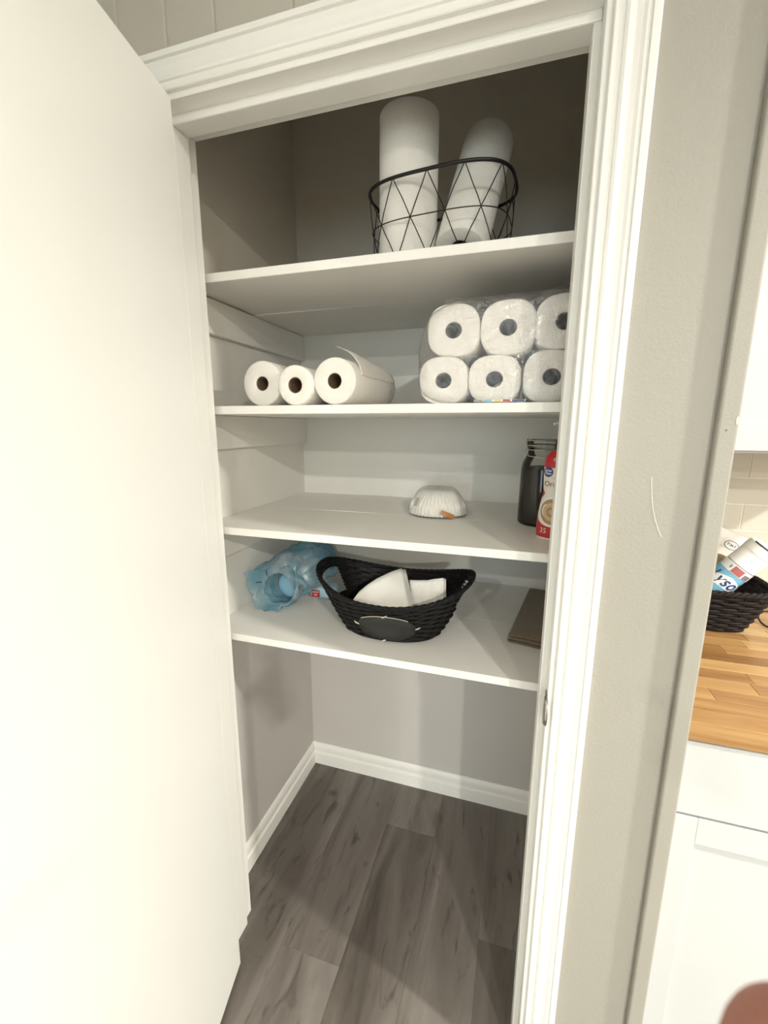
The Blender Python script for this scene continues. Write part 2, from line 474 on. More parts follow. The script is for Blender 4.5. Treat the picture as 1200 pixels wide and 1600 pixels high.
hw, hh = (FILL_WIN[1] - FILL_WIN[0]) / 2, FILL_WIN[3] - FILL_WIN[2]
for nm_, bb in (('fill_window_frame', (-hw, hw, -0.09, -0.03, 0, 0.05)), ('fill_window_frame', (-hw, hw, -0.09, -0.03, hh - 0.05, hh)), ('fill_window_frame', (-hw, -hw + 0.05, -0.09, -0.03, 0.05, hh - 0.05)),
                ('fill_window_frame', (hw - 0.05, hw, -0.09, -0.03, 0.05, hh - 0.05)), ('mullion', (-0.025, 0.025, -0.085, -0.035, 0.05, hh - 0.05))):
    box(nm_, bb, TRIM, fill_win, 0.002)
for a, b in ((-hw + 0.05, -0.025), (0.025, hw - 0.05)):
    box('pane', (a, b, -0.063, -0.060, 0.05, hh - 0.05), GLASS, fill_win)

bm = bmesh.new()
add_box(bm, -1.5, -0.02, YF, YB, 0, HT + 0.02); add_box(bm, -1.5, -0.02, YF + 0.012, YB, HT + 0.02, CEIL)
add_box(bm, DW + 0.02, PX1, YF, YB, 0, CEIL)
add_box(bm, -0.02, DW + 0.02, YF + 0.012, YB, HT + 0.02, CEIL)
wf = struct(from_bm('wall_front', bm, WALL))
# paneling boards above the doorway, uneven widths
edges = [-1.49, -1.39, -1.24, -1.14, -0.99, -0.89, -0.79, -0.64, -0.54, -0.39, -0.29, -0.19, -0.062, 0.0437, 0.1458, 0.2960, 0.398, 0.500, 0.652, DW + 0.02]
for a, b in zip(edges[:-1], edges[1:]):
    box('plank', (a, b, YF - 0.0005, YF + 0.0125, HT + 0.021, CEIL - 0.001), PANEL, wf, 0.0036)

struct(box('wall_partition', (XR, PX1, YB, DB, 0, CEIL), WALL))
def closet_wall(name, x0, x1, y0, y1):
    bm = bmesh.new()
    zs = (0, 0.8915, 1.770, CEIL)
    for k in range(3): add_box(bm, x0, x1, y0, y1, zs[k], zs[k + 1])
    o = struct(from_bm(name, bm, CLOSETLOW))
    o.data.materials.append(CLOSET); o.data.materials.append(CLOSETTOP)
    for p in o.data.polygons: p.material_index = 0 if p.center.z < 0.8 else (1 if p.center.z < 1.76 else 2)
    return o
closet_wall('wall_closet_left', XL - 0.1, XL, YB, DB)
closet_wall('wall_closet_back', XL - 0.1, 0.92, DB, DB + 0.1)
wkb = struct(box('wall_kitchen_back', (0.92, 3.6, DB, DB + 0.1, 0, CEIL), GROUT))
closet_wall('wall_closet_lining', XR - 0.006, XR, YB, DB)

# tiled backsplash: running-bond tiles, one object each
tw, thh, gp = 0.1524, 0.0762, 0.003
bm = bmesh.new(); add_box(bm, -tw / 2 + gp / 2, tw / 2 - gp / 2, -0.0016, 0.004, -thh / 2 + gp / 2, thh / 2 - gp / 2, 0.0008, 2)
bmesh.ops.recalc_face_normals(bm, faces=bm.faces)
tme = bpy.data.meshes.new('tile'); bm.to_mesh(tme); bm.free(); tme.materials.append(TILE)
for r in range(7):
    zc = 1.298 + thh / 2 - r * thh + (thh if r == 99 else 0)
    if zc - thh / 2 < 0.91: break
    off = 1.3268 if r % 2 == 0 else 1.3268 + 0.0735
    for k in range(-4, 7):
        a, b = off + k * tw, off + (k + 1) * tw
        a = max(a, PX1 - 0.001)
        if b - a < 0.012: continue
        o = bpy.data.objects.new('tile', tme); o.location = ((a + b) / 2, DB, zc); o.scale = ((b - a) / tw, 1, 1); link(o, wkb)

# corner post at the end of the partition, painted like the wall
box_post = struct(box('trim_1', (PX0, PX1, YF - 0.013, YF + 0.001, 0, CEIL), WALL, None, 0.0035, 3))
# door jambs with stops
for nm, b, sb in (('trim_2', (-0.02, 0, YF, YB, 0, HT), (-0.001, 0.012, 0.052, 0.096, 0, HT - 0.0152)),
                  ('trim_3', (DW, DW + 0.02, YF, YB, 0, HT), (DW - 0.012, DW + 0.001, 0.052, 0.096, 0, HT - 0.0152)),
                  ('trim_4', (-0.02, DW + 0.02, YF, YB, HT, HT + 0.02), (0.0, DW, 0.052, 0.096, HT - 0.015, HT + 0.001))):
    j = struct(box(nm, b, TRIM, None, 0.0012))
    box('door_stop', sb, TRIM, j, 0.0025, 2)

# casing: moulded profile (distance from the opening, thickness)
CPROF = [(0, 0), (0, 0.0075), (0.0015, 0.009), (0.0105, 0.0095), (0.0120, 0.0075), (0.0132, 0.0075), (0.0145, 0.0110), (0.0185, 0.0128),
         (0.0230, 0.0120), (0.0290, 0.0112), (0.0350, 0.0122), (0.0395, 0.0150), (0.0420, 0.0152), (0.0432, 0.0118), (0.0450, 0.0118), (0.0465, 0.0165), (0.0550, 0.0170), (0.057, 0.0155), (0.057, 0)]
IN = 0.0095
def casing(name, kind):
    vs = []
    n = len(CPROF)
    for end in (0, 1):
        for w, t in CPROF:
            d = IN + w
            if kind == 'R': p = (DW + d, YF - t, 0.0 if end == 0 else HT + d)
            elif kind == 'L': p = (-d, YF - t, 0.0 if end == 0 else HT + d)
            else: p = (-d if end == 0 else DW + d, YF - t, HT + d)
            vs.append(p)
    fs = [(i, (i + 1) % n, n + (i + 1) % n, n + i) for i in range(n)] + [tuple(range(n)), tuple(range(n, 2 * n))]
    return struct(from_py(name, vs, fs, TRIM, None, True, 22))
casing('trim_5', 'R'); casing('trim_6', 'L'); casing('trim_7', 'H')

# baseboards inside the closet
BPROF = [(0, 0), (0.0145, 0), (0.0145, 0.050), (0.0130, 0.0535), (0.0085, 0.0550), (0.0080, 0.0590), (0.0095, 0.0640), (0.0095, 0.0790), (0.0070, 0.0880), (0.0035, 0.0930), (0, 0.0945)]
def baseboard(name, a, b, nrm, m0, m1):
    a, b, nrm = Vector(a), Vector(b), Vector(nrm); d = (b - a).normalized()
    vs = []; n = len(BPROF)
    for e, (p, m) in enumerate(((a, m0), (b, m1))):
        for t, z in BPROF:
            vs.append(p + nrm * t + d * (m * t * (1 if e == 0 else -1)) + Vector((0, 0, z)))
    fs = [(i, (i + 1) % n, n + (i + 1) % n, n + i) for i in range(n)] + [tuple(range(n)), tuple(range(n, 2 * n))]
    return struct(from_py(name, vs, fs, TRIM, None, True, 22))
baseboard('baseboard_left', (XL, YB, 0), (XL, DB, 0), (1, 0, 0), 0, 1)
baseboard('baseboard_back', (XL, DB, 0), (XR - 0.006, DB, 0), (0, -1, 0), 1, 1)
baseboard('baseboard_right', (XR - 0.006, DB, 0), (XR - 0.006, YB, 0), (-1, 0, 0), 1, 0)

# the open door: slab turned on its hinges
DA = radians(12.6)
dd = Vector((sin(DA), -cos(DA), 0))
door = struct(empty('door_1', (0.054, 0.003, 0)))
door.rotation_euler = (0, 0, math.atan2(dd.y, dd.x))
box('door_leaf', (0, 0.755, -0.035, 0.0, 0.012, 2.022), DOORP, door, 0.0018, 2)
for hz in (0.25, 1.02, 1.80):
    lathe('hinge', [(0.0055, hz - 0.047), (0.0055, hz + 0.047), (0.003, hz + 0.051)], TRIM, door, 12, M=Matrix.Translation((-0.002, -0.0405, 0)))
for sgn, yo in ((1, 0.0), (-1, -0.035)):
    Mk = Matrix.Translation((0.69, yo, 0.95)) @ Matrix.Rotation(radians(-90) * sgn, 4, 'X')
    lathe('knob', [(0.031, 0), (0.031, 0.005), (0.012, 0.009), (0.011, 0.03), (0.024, 0.037), (0.028, 0.05), (0.022, 0.062), (0.0, 0.064)], STEEL, door, 28, cap1=False, M=Mk)

# shelves and the cleats that carry them
ZS = [1.7795, 1.4883, 1.1911, 0.9011]
YS = 0.144
nm = ['topmost white painted board shelf, wire basket on it', 'white painted board shelf carrying the paper towel rolls',
      'white painted board shelf with glass coffee jar and filters', 'lowest white painted board shelf, under the black wicker basket']
SH = []
def board(y0, y1, z, parent, offs=((XL, 0), (XR, 0))):
    bm = bmesh.new()
    xs = [XL + 0.0005] + [a for a, _ in offs[1:-1]] + [XR - 0.0065]
    zo = [b for _, b in offs]
    rows = []
    for x_, o_ in zip(xs, zo):
        rows.append([bm.verts.new((x_, a, b + o_)) for a, b in ((y0 + 0.001, z - 0.019), (y1, z - 0.019), (y1, z), (y0 + 0.001, z), (y0, z - 0.001), (y0, z - 0.018))])
    for p, q in zip(rows, rows[1:]):
        for i in range(6): bm.faces.new((p[i], p[(i + 1) % 6], q[(i + 1) % 6], q[i]))
    bm.faces.new(rows[0]); bm.faces.new(rows[-1])
    o = from_bm('board', bm, SHELF, parent)
    return o
SEAM = 0.425
for k, (z, l) in enumerate(zip(ZS, nm)):
    t = tag(empty('shelf', ((XL + XR) / 2, YS, z)), l, 'shelf', 'closet shelves')
    for o in (board(YS, SEAM - 0.0004, z, None), board(SEAM + 0.0004, DB - 0.001, z, None,
              [((XL, -0.0030), (0.05, -0.0024), (0.25, -0.0003), (0.30, 0), (XR, 0)), ((XL, 0), (XR, 0)), ((XL, 0), (0.08, 0.0004), (0.20, 0.0018), (0.29, 0.0010), (0.32, 0), (XR, 0)), ((XL, 0), (XR, 0))][k])):
        o.parent = t; o.matrix_parent_inverse = Matrix.Translation((-(XL + XR) / 2, -YS, -z))
cl = ['wooden cleat strip on side wall under the topmost shelf', 'wooden cleat strip on side wall under paper roll shelf', 'wooden cleat strip on side wall under coffee jar shelf']
for z, l in zip(ZS[:3], cl):
    o = box('shelf_cleat', (XL, XL + 0.016, YS + 0.006, DB - 0.0005, z - 0.019 - 0.089, z - (0.0226 if z == ZS[0] else 0.0193)), SHELF, None, 0.0015)
    tag(o, 'white painted ' + l, 'cleat', 'shelf cleats')

# strike plate on the right jamb
sp = tag(empty('strike_plate', (DW, 0.03, 0.922)), 'worn steel strike plate let into the white door jamb', 'strike plate')
bm = bmesh.new(); add_box(bm, -0.0018, 0.0008, -0.010, 0.016, -0.030, 0.030, 0.0006)
from_bm('plate', bm, STEELD, sp)
vs, fs = [], []
for j in range(13):
    zz = -0.030 + 0.060 * j / 12; h = sqrt(max(0, 1 - (zz / 0.0305) ** 2))
    for i in range(5):
        a = i / 4
        vs.append((-0.0030 - 0.0035 * h * sin(pi * a) + 0.004 * a * a, -0.004 - 0.024 * a * h, zz))
fs = [(j * 5 + i, j * 5 + i + 1, j * 5 + i + 6, j * 5 + i + 5) for j in range(12) for i in range(4)]
o = from_py('lip', vs, fs, STEEL, sp); m = o.modifiers.new('solid', 'SOLIDIFY'); m.thickness = 0.0012; m.offset = 0
for zz in (-0.022, 0.022):
    lathe('screw', [(0.003, 0), (0.0028, 0.0008), (0.001, 0.001)], STEEL, sp, 12, M=Matrix.Translation((-0.0018, 0.008, zz)) @ Matrix.Rotation(radians(-90), 4, 'Y'))

# scuffs on the pillar wall: a curved scratch, a nail hole and a chip of paint
scr = [(0.893, 1.366), (0.8945, 1.352), (0.8965, 1.335), (0.900, 1.316), (0.9055, 1.297), (0.912, 1.280), (0.917, 1.270)]
tubes('scratch', [([(a, YF + 0.0001, b) for a, b in scr], 0.0007, 6, False)], SCUFF, wf)
lathe('nail_hole', [(0.0016, 0), (0.001, 0.0006)], DARKSP, box_post, 10, M=Matrix.Translation((0.9775, YF - 0.0129, 1.438)) @ Matrix.Rotation(radians(90), 4, 'X'))
lathe('paint_chip', [(0.0045, 0), (0.0040, 0.0006), (0.002, 0.0005)], SCUFF, box_post, 9, M=Matrix.Translation((0.9890, YF - 0.0129, 1.452)) @ Matrix.Rotation(radians(90), 4, 'X') @ Matrix.Diagonal((0.35, 1.5, 1, 1)))

# recessed ceiling lights (the lamps above sit in them)
for i, (lx, ly, lw) in enumerate(LAMPS):
    t = tag(empty('recessed_light', (lx, ly, CEIL)), 'round recessed ceiling light ' + ['over the kitchen counter', 'midway along the kitchen ceiling', 'near the rear wall', 'in the ceiling of the passage'][i], 'ceiling light', 'recessed ceiling lights')
    lathe('trim_ring', [(0.095, 0.0), (0.095, -0.004), (0.088, -0.008), (0.070, -0.008), (0.068, -0.002), (0.068, 0.0)], WHITEP, t, 40, cap0=False, cap1=False)
    lathe('lens', [(0.067, 0.0), (0.067, -0.003), (0.03, -0.004)], LENS, t, 32)

# ------------------------------------------------------------------ paper rolls
def roll(name, mt, cmt, r, rc, length, M, parent=None, sq=2.0, seg=56, wob=0.0, seed=0):
    """paper roll along local z, with an open core; sq > 2 squares the section"""
    rnd = random.Random(seed); ph = [rnd.uniform(0, 6.28) for _ in range(3)]
    def shp(a, rr, z):
        k = (abs(cos(a)) ** sq + abs(sin(a)) ** sq) ** (-1 / sq)
        f = min(1, max(0, (rr - rc) / (r - rc)))
        k = 1 + (k - 1) * f
        k *= 1 + f * wob * (sin(2 * a + ph[0]) + 0.6 * sin(3 * a + ph[1]))
        return rr * k * cos(a), rr * k * sin(a)
    b = 0.004
    prof = [(rc, length - 0.03), (rc, length - 0.001), (rc + 0.002, length), (r * 0.5, length + 0.001), (r - b, length), (r - b * 0.3, length - b * 0.3), (r, length - b),
            (r, length * 0.66), (r, length * 0.33), (r, b), (r - b * 0.3, b * 0.3), (r - b, 0), (r * 0.5, -0.001), (rc + 0.002, 0.0), (rc, 0.001), (rc, length - 0.03)]
    vs, fs = lathe_data(prof, seg, False, False, shp)
    o = from_py(name, [M @ Vector(v) for v in vs], fs, mt, parent, True, 50)
    pr2 = [(rc + 0.0003, 0.002), (rc + 0.0003, length - 0.002), (rc - 0.0012, length - 0.002), (rc - 0.0012, 0.002), (rc + 0.0003, 0.002)]
    vs, fs = lathe_data(pr2, 28, False, False)
    return o, [M @ Vector(v) for v in vs], fs

def towel_roll(label, r, rc, length, loc, axis, group, mt=PAPER, spin=0.0, seed=1, wob=0.006, sq=2.0):
    ax = Vector(axis).normalized()
    M = ax.to_track_quat('Z', 'Y').to_matrix().to_4x4()
    t = empty('paper_towel_roll', loc)
    o, cv, cf = roll('paper', mt, CARD, r, rc, length, M, t, sq, 64, wob, seed)
    from_py('core', cv, cf, CARD, t, True)
    tag(t, label, 'paper towel', group)
    return t

zb = ZS[0]
towel_roll('tall white paper towel roll standing upright in the wire basket', 0.0625, 0.02, 0.297, (0.4300, 0.269, zb + 0.004), (0, 0.0, 1), 'rolls in the wire basket', seed=3)
towel_roll('white paper towel roll leaning back in the wire basket', 0.0545, 0.021, 0.286, (0.549, 0.256, zb + 0.031), (0.13, 0.43, 0.89), 'rolls in the wire basket', seed=4)

g = 'paper towel rolls lying on shelf'
towel_roll('white paper towel roll lying nearest the side wall on shelf', 0.0515, 0.0165, 0.27, (0.1035, 0.174, ZS[1] + 0.0520), (0.0, 1, 0), g, seed=5, wob=0.008)
towel_roll('thinnest white paper towel roll, lying between two fatter rolls', 0.0435, 0.0175, 0.27, (0.2020, 0.151, ZS[1] + 0.0440), (0.0, 1, 0), g, mt=PAPER2, seed=6, wob=0.015)
t = towel_roll('white paper towel roll with a loose sheet end lifting off its top', 0.0510, 0.0170, 0.275, (0.2955, 0.158, ZS[1] + 0.0515), (0.045, 1, 0), g, mt=PAPER2, seed=8, wob=0.012)
def flap(u, v):
    # u from the front end to the back, v from the line it leaves the roll towards the torn edge
    yy = 0.030 + 0.235 * u
    a = radians(15 + 80 * v - 14 * u * v)
    lift = 0.0015 + 0.026 * (v ** 1.8) * (1 - 0.75 * u) + 0.003 * sin(7 * u + 4 * v) * v
    rr = 0.0512 + lift
    return (rr * cos(a) + 0.045 * yy, yy + 0.004 * sin(5 * v), rr * sin(a) + 0.004 * v * v * sin(7 * u))
grid('loose_sheet', flap, 24, 12, PAPER2, t, thick=0.0006)

# ------------------------------------------------------------------ wrapped six-roll pack
pk = tag(empty('paper_towel_pack', (0.655, 0.182, ZS[1])), 'clear-wrapped pack of six white rolls stacked two high on shelf', 'paper towel')
cent = [(-0.1235, 0.0485), (-0.0195, 0.0485), (0.0900, 0.0500), (-0.1060, 0.1475), (0.0022, 0.1465), (0.1060, 0.1520)]
RX = Matrix.Rotation(radians(-90), 4, 'X')
for i, (cx, cz) in enumerate(cent):
    rr = 0.0495 if i < 2 else 0.0520
    M = Matrix.Translation((cx, 0.004 + (0.004 if i % 2 else 0), cz)) @ RX
    Ms = Matrix.Diagonal((1.04, 1, 0.975 if i < 3 else 0.985, 1))
    M = Matrix.Translation((cx, 0.004 + (0.003 if i % 2 else 0), cz)) @ Ms @ RX
    o, cv, cf = roll('roll', PAPER2, CARDG, rr, 0.0165, 0.25, M, pk, 2.75, 56, 0.014, 20 + i)
    c = from_py('core', cv, cf, CARDG, o, True)
# shrink film
def hull(a):
    # rounded outline around the rolls in the xz plane
    n = 5.0
    k = (abs(cos(a)) ** n + abs(sin(a)) ** n) ** (-1 / n)
    zz = 0.1010 + 0.1015 * k * sin(a)
    xx = -0.004 + 0.1735 * k * cos(a)
    if zz > 0.11 and xx < 0: xx += (zz - 0.11) * 0.22 * min(1, -xx / 0.15)
    zz += 0.010 * max(0, xx) / 0.15 * (zz / 0.2)
    if zz < 0.0012: zz = 0.0012
    return xx, zz
def wrap(u, v):
    a = 2 * pi * u
    x_, z_ = hull(a)
    crink = 0.0022 * noise.noise(Vector((x_ * 30, z_ * 30, v * 9)))
    if v < 0.25:
        s = v / 0.25
        f = 0.86 + 0.14 * sin(s * pi / 2); y_ = -0.0025 + 0.006 * (1 - cos(s * pi / 2)) - 0.001
    else:
        s = (v - 0.25) / 0.75; f = 1.0; y_ = 0.0035 + 0.258 * s
    z2 = 0.101 + (z_ - 0.101) * f
    return ((x_ + 0.004) * f - 0.004 + crink * (1 if abs(x_) > 0.1 else 0.3), y_ + crink * 0.6, max(0.0012, z2 + (crink if z_ > 0.15 else 0)))
o = grid('plastic_wrap', wrap, 96, 20, CLEAR, pk, wrap_u=True)
bm = bmesh.new(); bm.from_mesh(o.data)
bm.verts.ensure_lookup_table()
f = bm.faces.new([bm.verts[i] for i in range(96)][::-1])
bm.normal_update(); bm.to_mesh(o.data); bm.free()
# bunched gather of film along the top edge
def gather(u, v):
    xx = -0.13 + 0.27 * u
    return (xx, 0.006 + 0.05 * v + 0.004 * noise.noise(Vector((xx * 40, v * 3, 1.0))), 0.2035 + 0.010 * max(0, xx) / 0.15 + 0.006 * sin(v * pi) + 0.006 * abs(noise.noise(Vector((xx * 50, v * 6, 4.0)))))
grid('film_gather', gather, 50, 8, CLEARB, pk)
# printed strip low on the film
lab = box('printed_strip', (-0.058, 0.044, -0.0048, -0.0040, 0.0035, 0.0080), CREAM, pk)
for a, b, m_ in ((-0.058, -0.040, GREYS), (-0.038, -0.022, SKYB), (-0.016, -0.004, YELLOW), (0.000, 0.014, RED), (0.018, 0.042, NAVY)):
    box('print', (a, b, -0.0054, -0.0046, 0.0042, 0.0074), m_, lab)

# ------------------------------------------------------------------ wire basket
wb = tag(empty('wire_basket', (0.501, 0.286, ZS[0]), radians(-6.0)), 'black geometric wire basket holding two paper towel rolls', 'basket')
def rloop(a, hl, hd, n=3.2):
    k = (abs(cos(a)) ** n + abs(sin(a)) ** n) ** (-1 / n)
    return hl * k * cos(a), hd * k * sin(a)
HB = 0.152
def wpt(a, t):
    x_, y_ = rloop(a, 0.141 + 0.012 * t, 0.094 + 0.013 * t)
    return Vector((x_, y_, 0.003 + (HB - 0.003) * t))
# even spacing along the rim
NN = 12
def arclen_angles(n, off=0.0):
    pts = [(2 * pi * i / 720, Vector(rloop(2 * pi * i / 720, 0.147, 0.100)).to_3d()) for i in range(721)]
    L = [0]
    for i in range(720): L.append(L[-1] + (pts[i + 1][1] - pts[i][1]).length)
    res = []
    for k in range(n):
        s = ((k + off) / n) % 1.0 * L[-1]
        for i in range(720):
            if L[i + 1] >= s:
                res.append(pts[i][0]); break
    return res
fine = arclen_angles(NN * 16)
def at(k): # k in sixteenths of the spacing
    return fine[int(round(k)) % (NN * 16)]
tubes('rim', [([wpt(a, 1.0) for a in fine], 0.0034, 10, True)], BLACKW, wb)
tubes('middle_ring', [([wpt(a, 0.5) for a in fine], 0.0011, 6, True)], BLACKW, wb)
tubes('base_ring', [([wpt(a, 0.0) for a in fine], 0.0016, 6, True)], BLACKW, wb)
for k in range(NN):
    for sg in (1, -1):
        path = [wpt(at(k * 16 + sg * 16 * s / 8.0 + 0), 1 - s / 8.0) for s in range(9)]
        tubes('wire', [(path, 0.0011, 6, False)], BLACKW, wb)
for k in range(-3, 4):
    xx = k * 0.034
    yy = 0.094 * (1 - abs(xx / 0.141) ** 3.2) ** (1 / 3.2)
    tubes('base_wire', [([(xx, -yy, 0.0016), (xx, yy, 0.0016)], 0.0011, 6, False)], BLACKW, wb)

# ------------------------------------------------------------------ woven baskets
def woven(name, loc, rz, base, rimd, hfun, rows, stakes, mt, strand, holes=None, n_exp=2.4, seed=1, flare=0.9, liner=True, low=0.0):
    t = empty(name, loc, rz)
    rnd = random.Random(seed)
    def P(a, s, off=0.0):
        hl = base[0] + (rimd[0] - base[0]) * s ** flare + off
        hd = base[1] + (rimd[1] - base[1]) * s ** flare + off
        k = (abs(cos(a)) ** n_exp + abs(sin(a)) ** n_exp) ** (-1 / n_exp)
        return Vector((hl * k * cos(a), hd * k * sin(a), 0.004 + s * hfun(a)))
    def hole(a, s):
        if not holes: return False
        w, s0, s1 = holes
        d = min(abs(((a + pi) % (2 * pi)) - pi), abs((a % (2 * pi)) - pi))
        return d < w and s0 < s < s1
    V, Fc = [], []
    n = stakes * 4
    for r in range(rows):
        s = (r + 0.5) / rows
        run = []
        ring = []
        for i in range(n + 1):
            a = 2 * pi * i / n
            off = strand * 0.75 * sin(stakes * a / 2 + pi * (r % 2)) + rnd.uniform(-1, 1) * strand * 0.12
            if hole(a, s): 
                if len(run) > 2: ring.append(run)
                run = []
            else: run.append(P(a, s + rnd.uniform(-0.1, 0.1) / rows, off))
        if len(run) > 2: ring.append(run)
        for rn in ring:
            vs, fs = tube_data(rn, strand, 6, False)
            o0 = len(V); V += vs; Fc += [tuple(q + o0 for q in f) for f in fs]
    body = from_py('woven_side', V, Fc, mt, t, True, 60)
    body['kind'] = 'stuff'
    # upright stakes
    paths = []
    for k in range(stakes):
        a = 2 * pi * (k + 0.25) / stakes
        ss = [j / 8 for j in range(9)]
        if any(hole(a, s) for s in ss): ss = [s for s in ss if s <= holes[1]]
        paths.append(([P(a, s, 0.0) for s in ss], strand * 0.8, 5, False))
    st = tubes('stakes', paths, mt, t); st['kind'] = 'stuff'
    if liner:
        nu, nv = stakes * 3, rows * 2
        vs, fs = [], []
        for j in range(nv + 1):
            for i in range(nu):
                vs.append(P(2 * pi * i / nu, j / nv, -strand * 0.55))
        for j in range(nv):
            for i in range(nu):
                if hole(2 * pi * (i + 0.5) / nu, (j + 0.5) / nv): continue
                k = (i + 1) % nu
                fs.append((j * nu + i, j * nu + k, (j + 1) * nu + k, (j + 1) * nu + i))
        fs.append(tuple(range(nu)))
        from_py('inner_wall', vs, fs, mt, t, True, 60)
    m_ = 160
    V, Fc = [], []
    for q in range(3):
        path = []
        for i in range(m_):
            a = 2 * pi * i / m_; ph = a * stakes * 0.8 + q * 2 * pi / 3
            p = P(a, 1.0, strand * 1.0 * cos(ph)); p.z += strand * 1.0 * sin(ph)
            path.append(p)
        vs, fs = tube_data(path, strand * 1.15, 6, True)
        o0 = len(V); V += vs; Fc += [tuple(z + o0 for z in f) for f in fs]
    from_py('braided_rim', V, Fc, mt, t, True, 60)
    # base
    lathe('base', [(1.0, 0.001), (1.0, 0.006)], mt, t, 64, shape=lambda a, r, z: (P(a, 0.0)[0] * r, P(a, 0.0)[1] * r))
    return t, P

hk = lambda a: 0.100 + 0.058 * abs(cos(a)) ** 2.2 + 0.012 * max(0, sin(a))
wk, WP = woven('wicker_basket', (0.388, 0.322, ZS[3]), 0.0, (0.132, 0.098), (0.212, 0.132), hk, 17, 30, WICK, 0.0032, holes=(0.40, 0.42, 0.86), n_exp=2.3, seed=3)
tag(wk, 'black wicker basket with oval chalkboard plaque and napkins inside', 'basket')
# oval chalkboard plaque on the front with its wire loop and ties
def front_pt(u, s, off):
    # point on the front wall at sideways offset u
    lo, hi = pi, 2 * pi
    for _ in range(40):
        mid = (lo + hi) / 2
        if WP(mid, s).x < u: lo = mid
        else: hi = mid
    return WP((lo + hi) / 2, s, off)
pc, pr, psr = 0.014, 0.072, 0.36
def plq(u, v, off=0.006): return front_pt(pc + u * pr, 0.42 + v * psr, off)
vs = [plq(0, 0, 0.0075)]; fs = []
NP = 40
for ring in (0.5, 1.0):
    for i in range(NP):
        a = 2 * pi * i / NP; vs.append(plq(ring * cos(a), ring * sin(a), 0.0075))
fs = [(0, 1 + i, 1 + (i + 1) % NP) for i in range(NP)] + [(1 + i, 1 + NP + i, 1 + NP + (i + 1) % NP, 1 + (i + 1) % NP) for i in range(NP)]
o = from_py('chalkboard_plaque', vs, fs, CHALK, wk); m = o.modifiers.new('solid', 'SOLIDIFY'); m.thickness = 0.003; m.offset = 0
tubes('wire_loop', [([plq(1.03 * cos(2 * pi * i / 60), 1.05 * sin(2 * pi * i / 60), 0.0095) for i in range(7, 25)], 0.0010, 6, False)], TWINE, o)
for ang in (0.05, 1.57, 3.05, 4.6):
    p = plq(1.04 * cos(ang), 1.06 * sin(ang), 0.0095)
    ca = 0.5 if ang < 4 else 1.2
    sgx = -1 if cos(ang) < -0.5 else 1
    tubes('tie', [([p + Vector((-0.007 * sgx, 0.001, -0.004)), p + Vector((0, -0.0015, 0)), p + Vector((0.006 * sgx, 0.001, 0.003))], [0.0012, 0.0022, 0.0012], 7, False)], TWINE, o)

# folded napkins standing in the basket
def napkin(label, low, mid, top, layers, seed):
    """low, mid, top: three edges (point lists) the sheets run through"""
    def along(P, u):
        q = u * (len(P) - 1); i = min(int(q), len(P) - 2); q -= i
        return Vector(P[i]).lerp(Vector(P[i + 1]), q)
    org = Vector((sum(p[0] for p in low) / len(low), sum(p[1] for p in low) / len(low), ZS[3]))
    t = tag(empty('napkin_stack', org), label, 'napkins', 'paper napkins in the wicker basket')
    for k in range(layers):
        def fn(u, v, k=k):
            a, b, c = along(low, u), along(mid, u), along(top, u)
            p = a.lerp(b, v * 2) if v < 0.5 else b.lerp(c, v * 2 - 1)
            w = noise.noise(Vector((u * 4, v * 4, k * 0.4 + seed))) + 0.5 * sin(u * 17 + v * 3 + seed)
            p = p + Vector((0.0016 * k, 0.0042 * k, -0.0022 * k - 0.0012 * (k % 2))) + Vector((0, -0.0034, 0.0022)) * w
            return p - org
        grid('folded_napkin', fn, 20, 14, NAPK, t, thick=0.0026)
    return t
napkin('fanned stack of white paper napkins leaning in the wicker basket',
       [(0.312, 0.262, 0.913), (0.37, 0.256, 0.913), (0.44, 0.262, 0.913)], [(0.291, 0.252, 0.962), (0.370, 0.243, 0.972), (0.455, 0.252, 0.978)],
       [(0.290, 0.256, 0.980), (0.305, 0.270, 1.007), (0.349, 0.300, 1.041), (0.407, 0.335, 1.063)], 5, 3)
napkin('smaller white paper napkin stack partly behind the fanned one',
       [(0.437, 0.305, 0.913), (0.505, 0.305, 0.913)], [(0.440, 0.308, 0.975), (0.528, 0.312, 0.982)], [(0.428, 0.342, 1.028), (0.475, 0.340, 1.034), (0.520, 0.345, 1.044)], 4, 5)

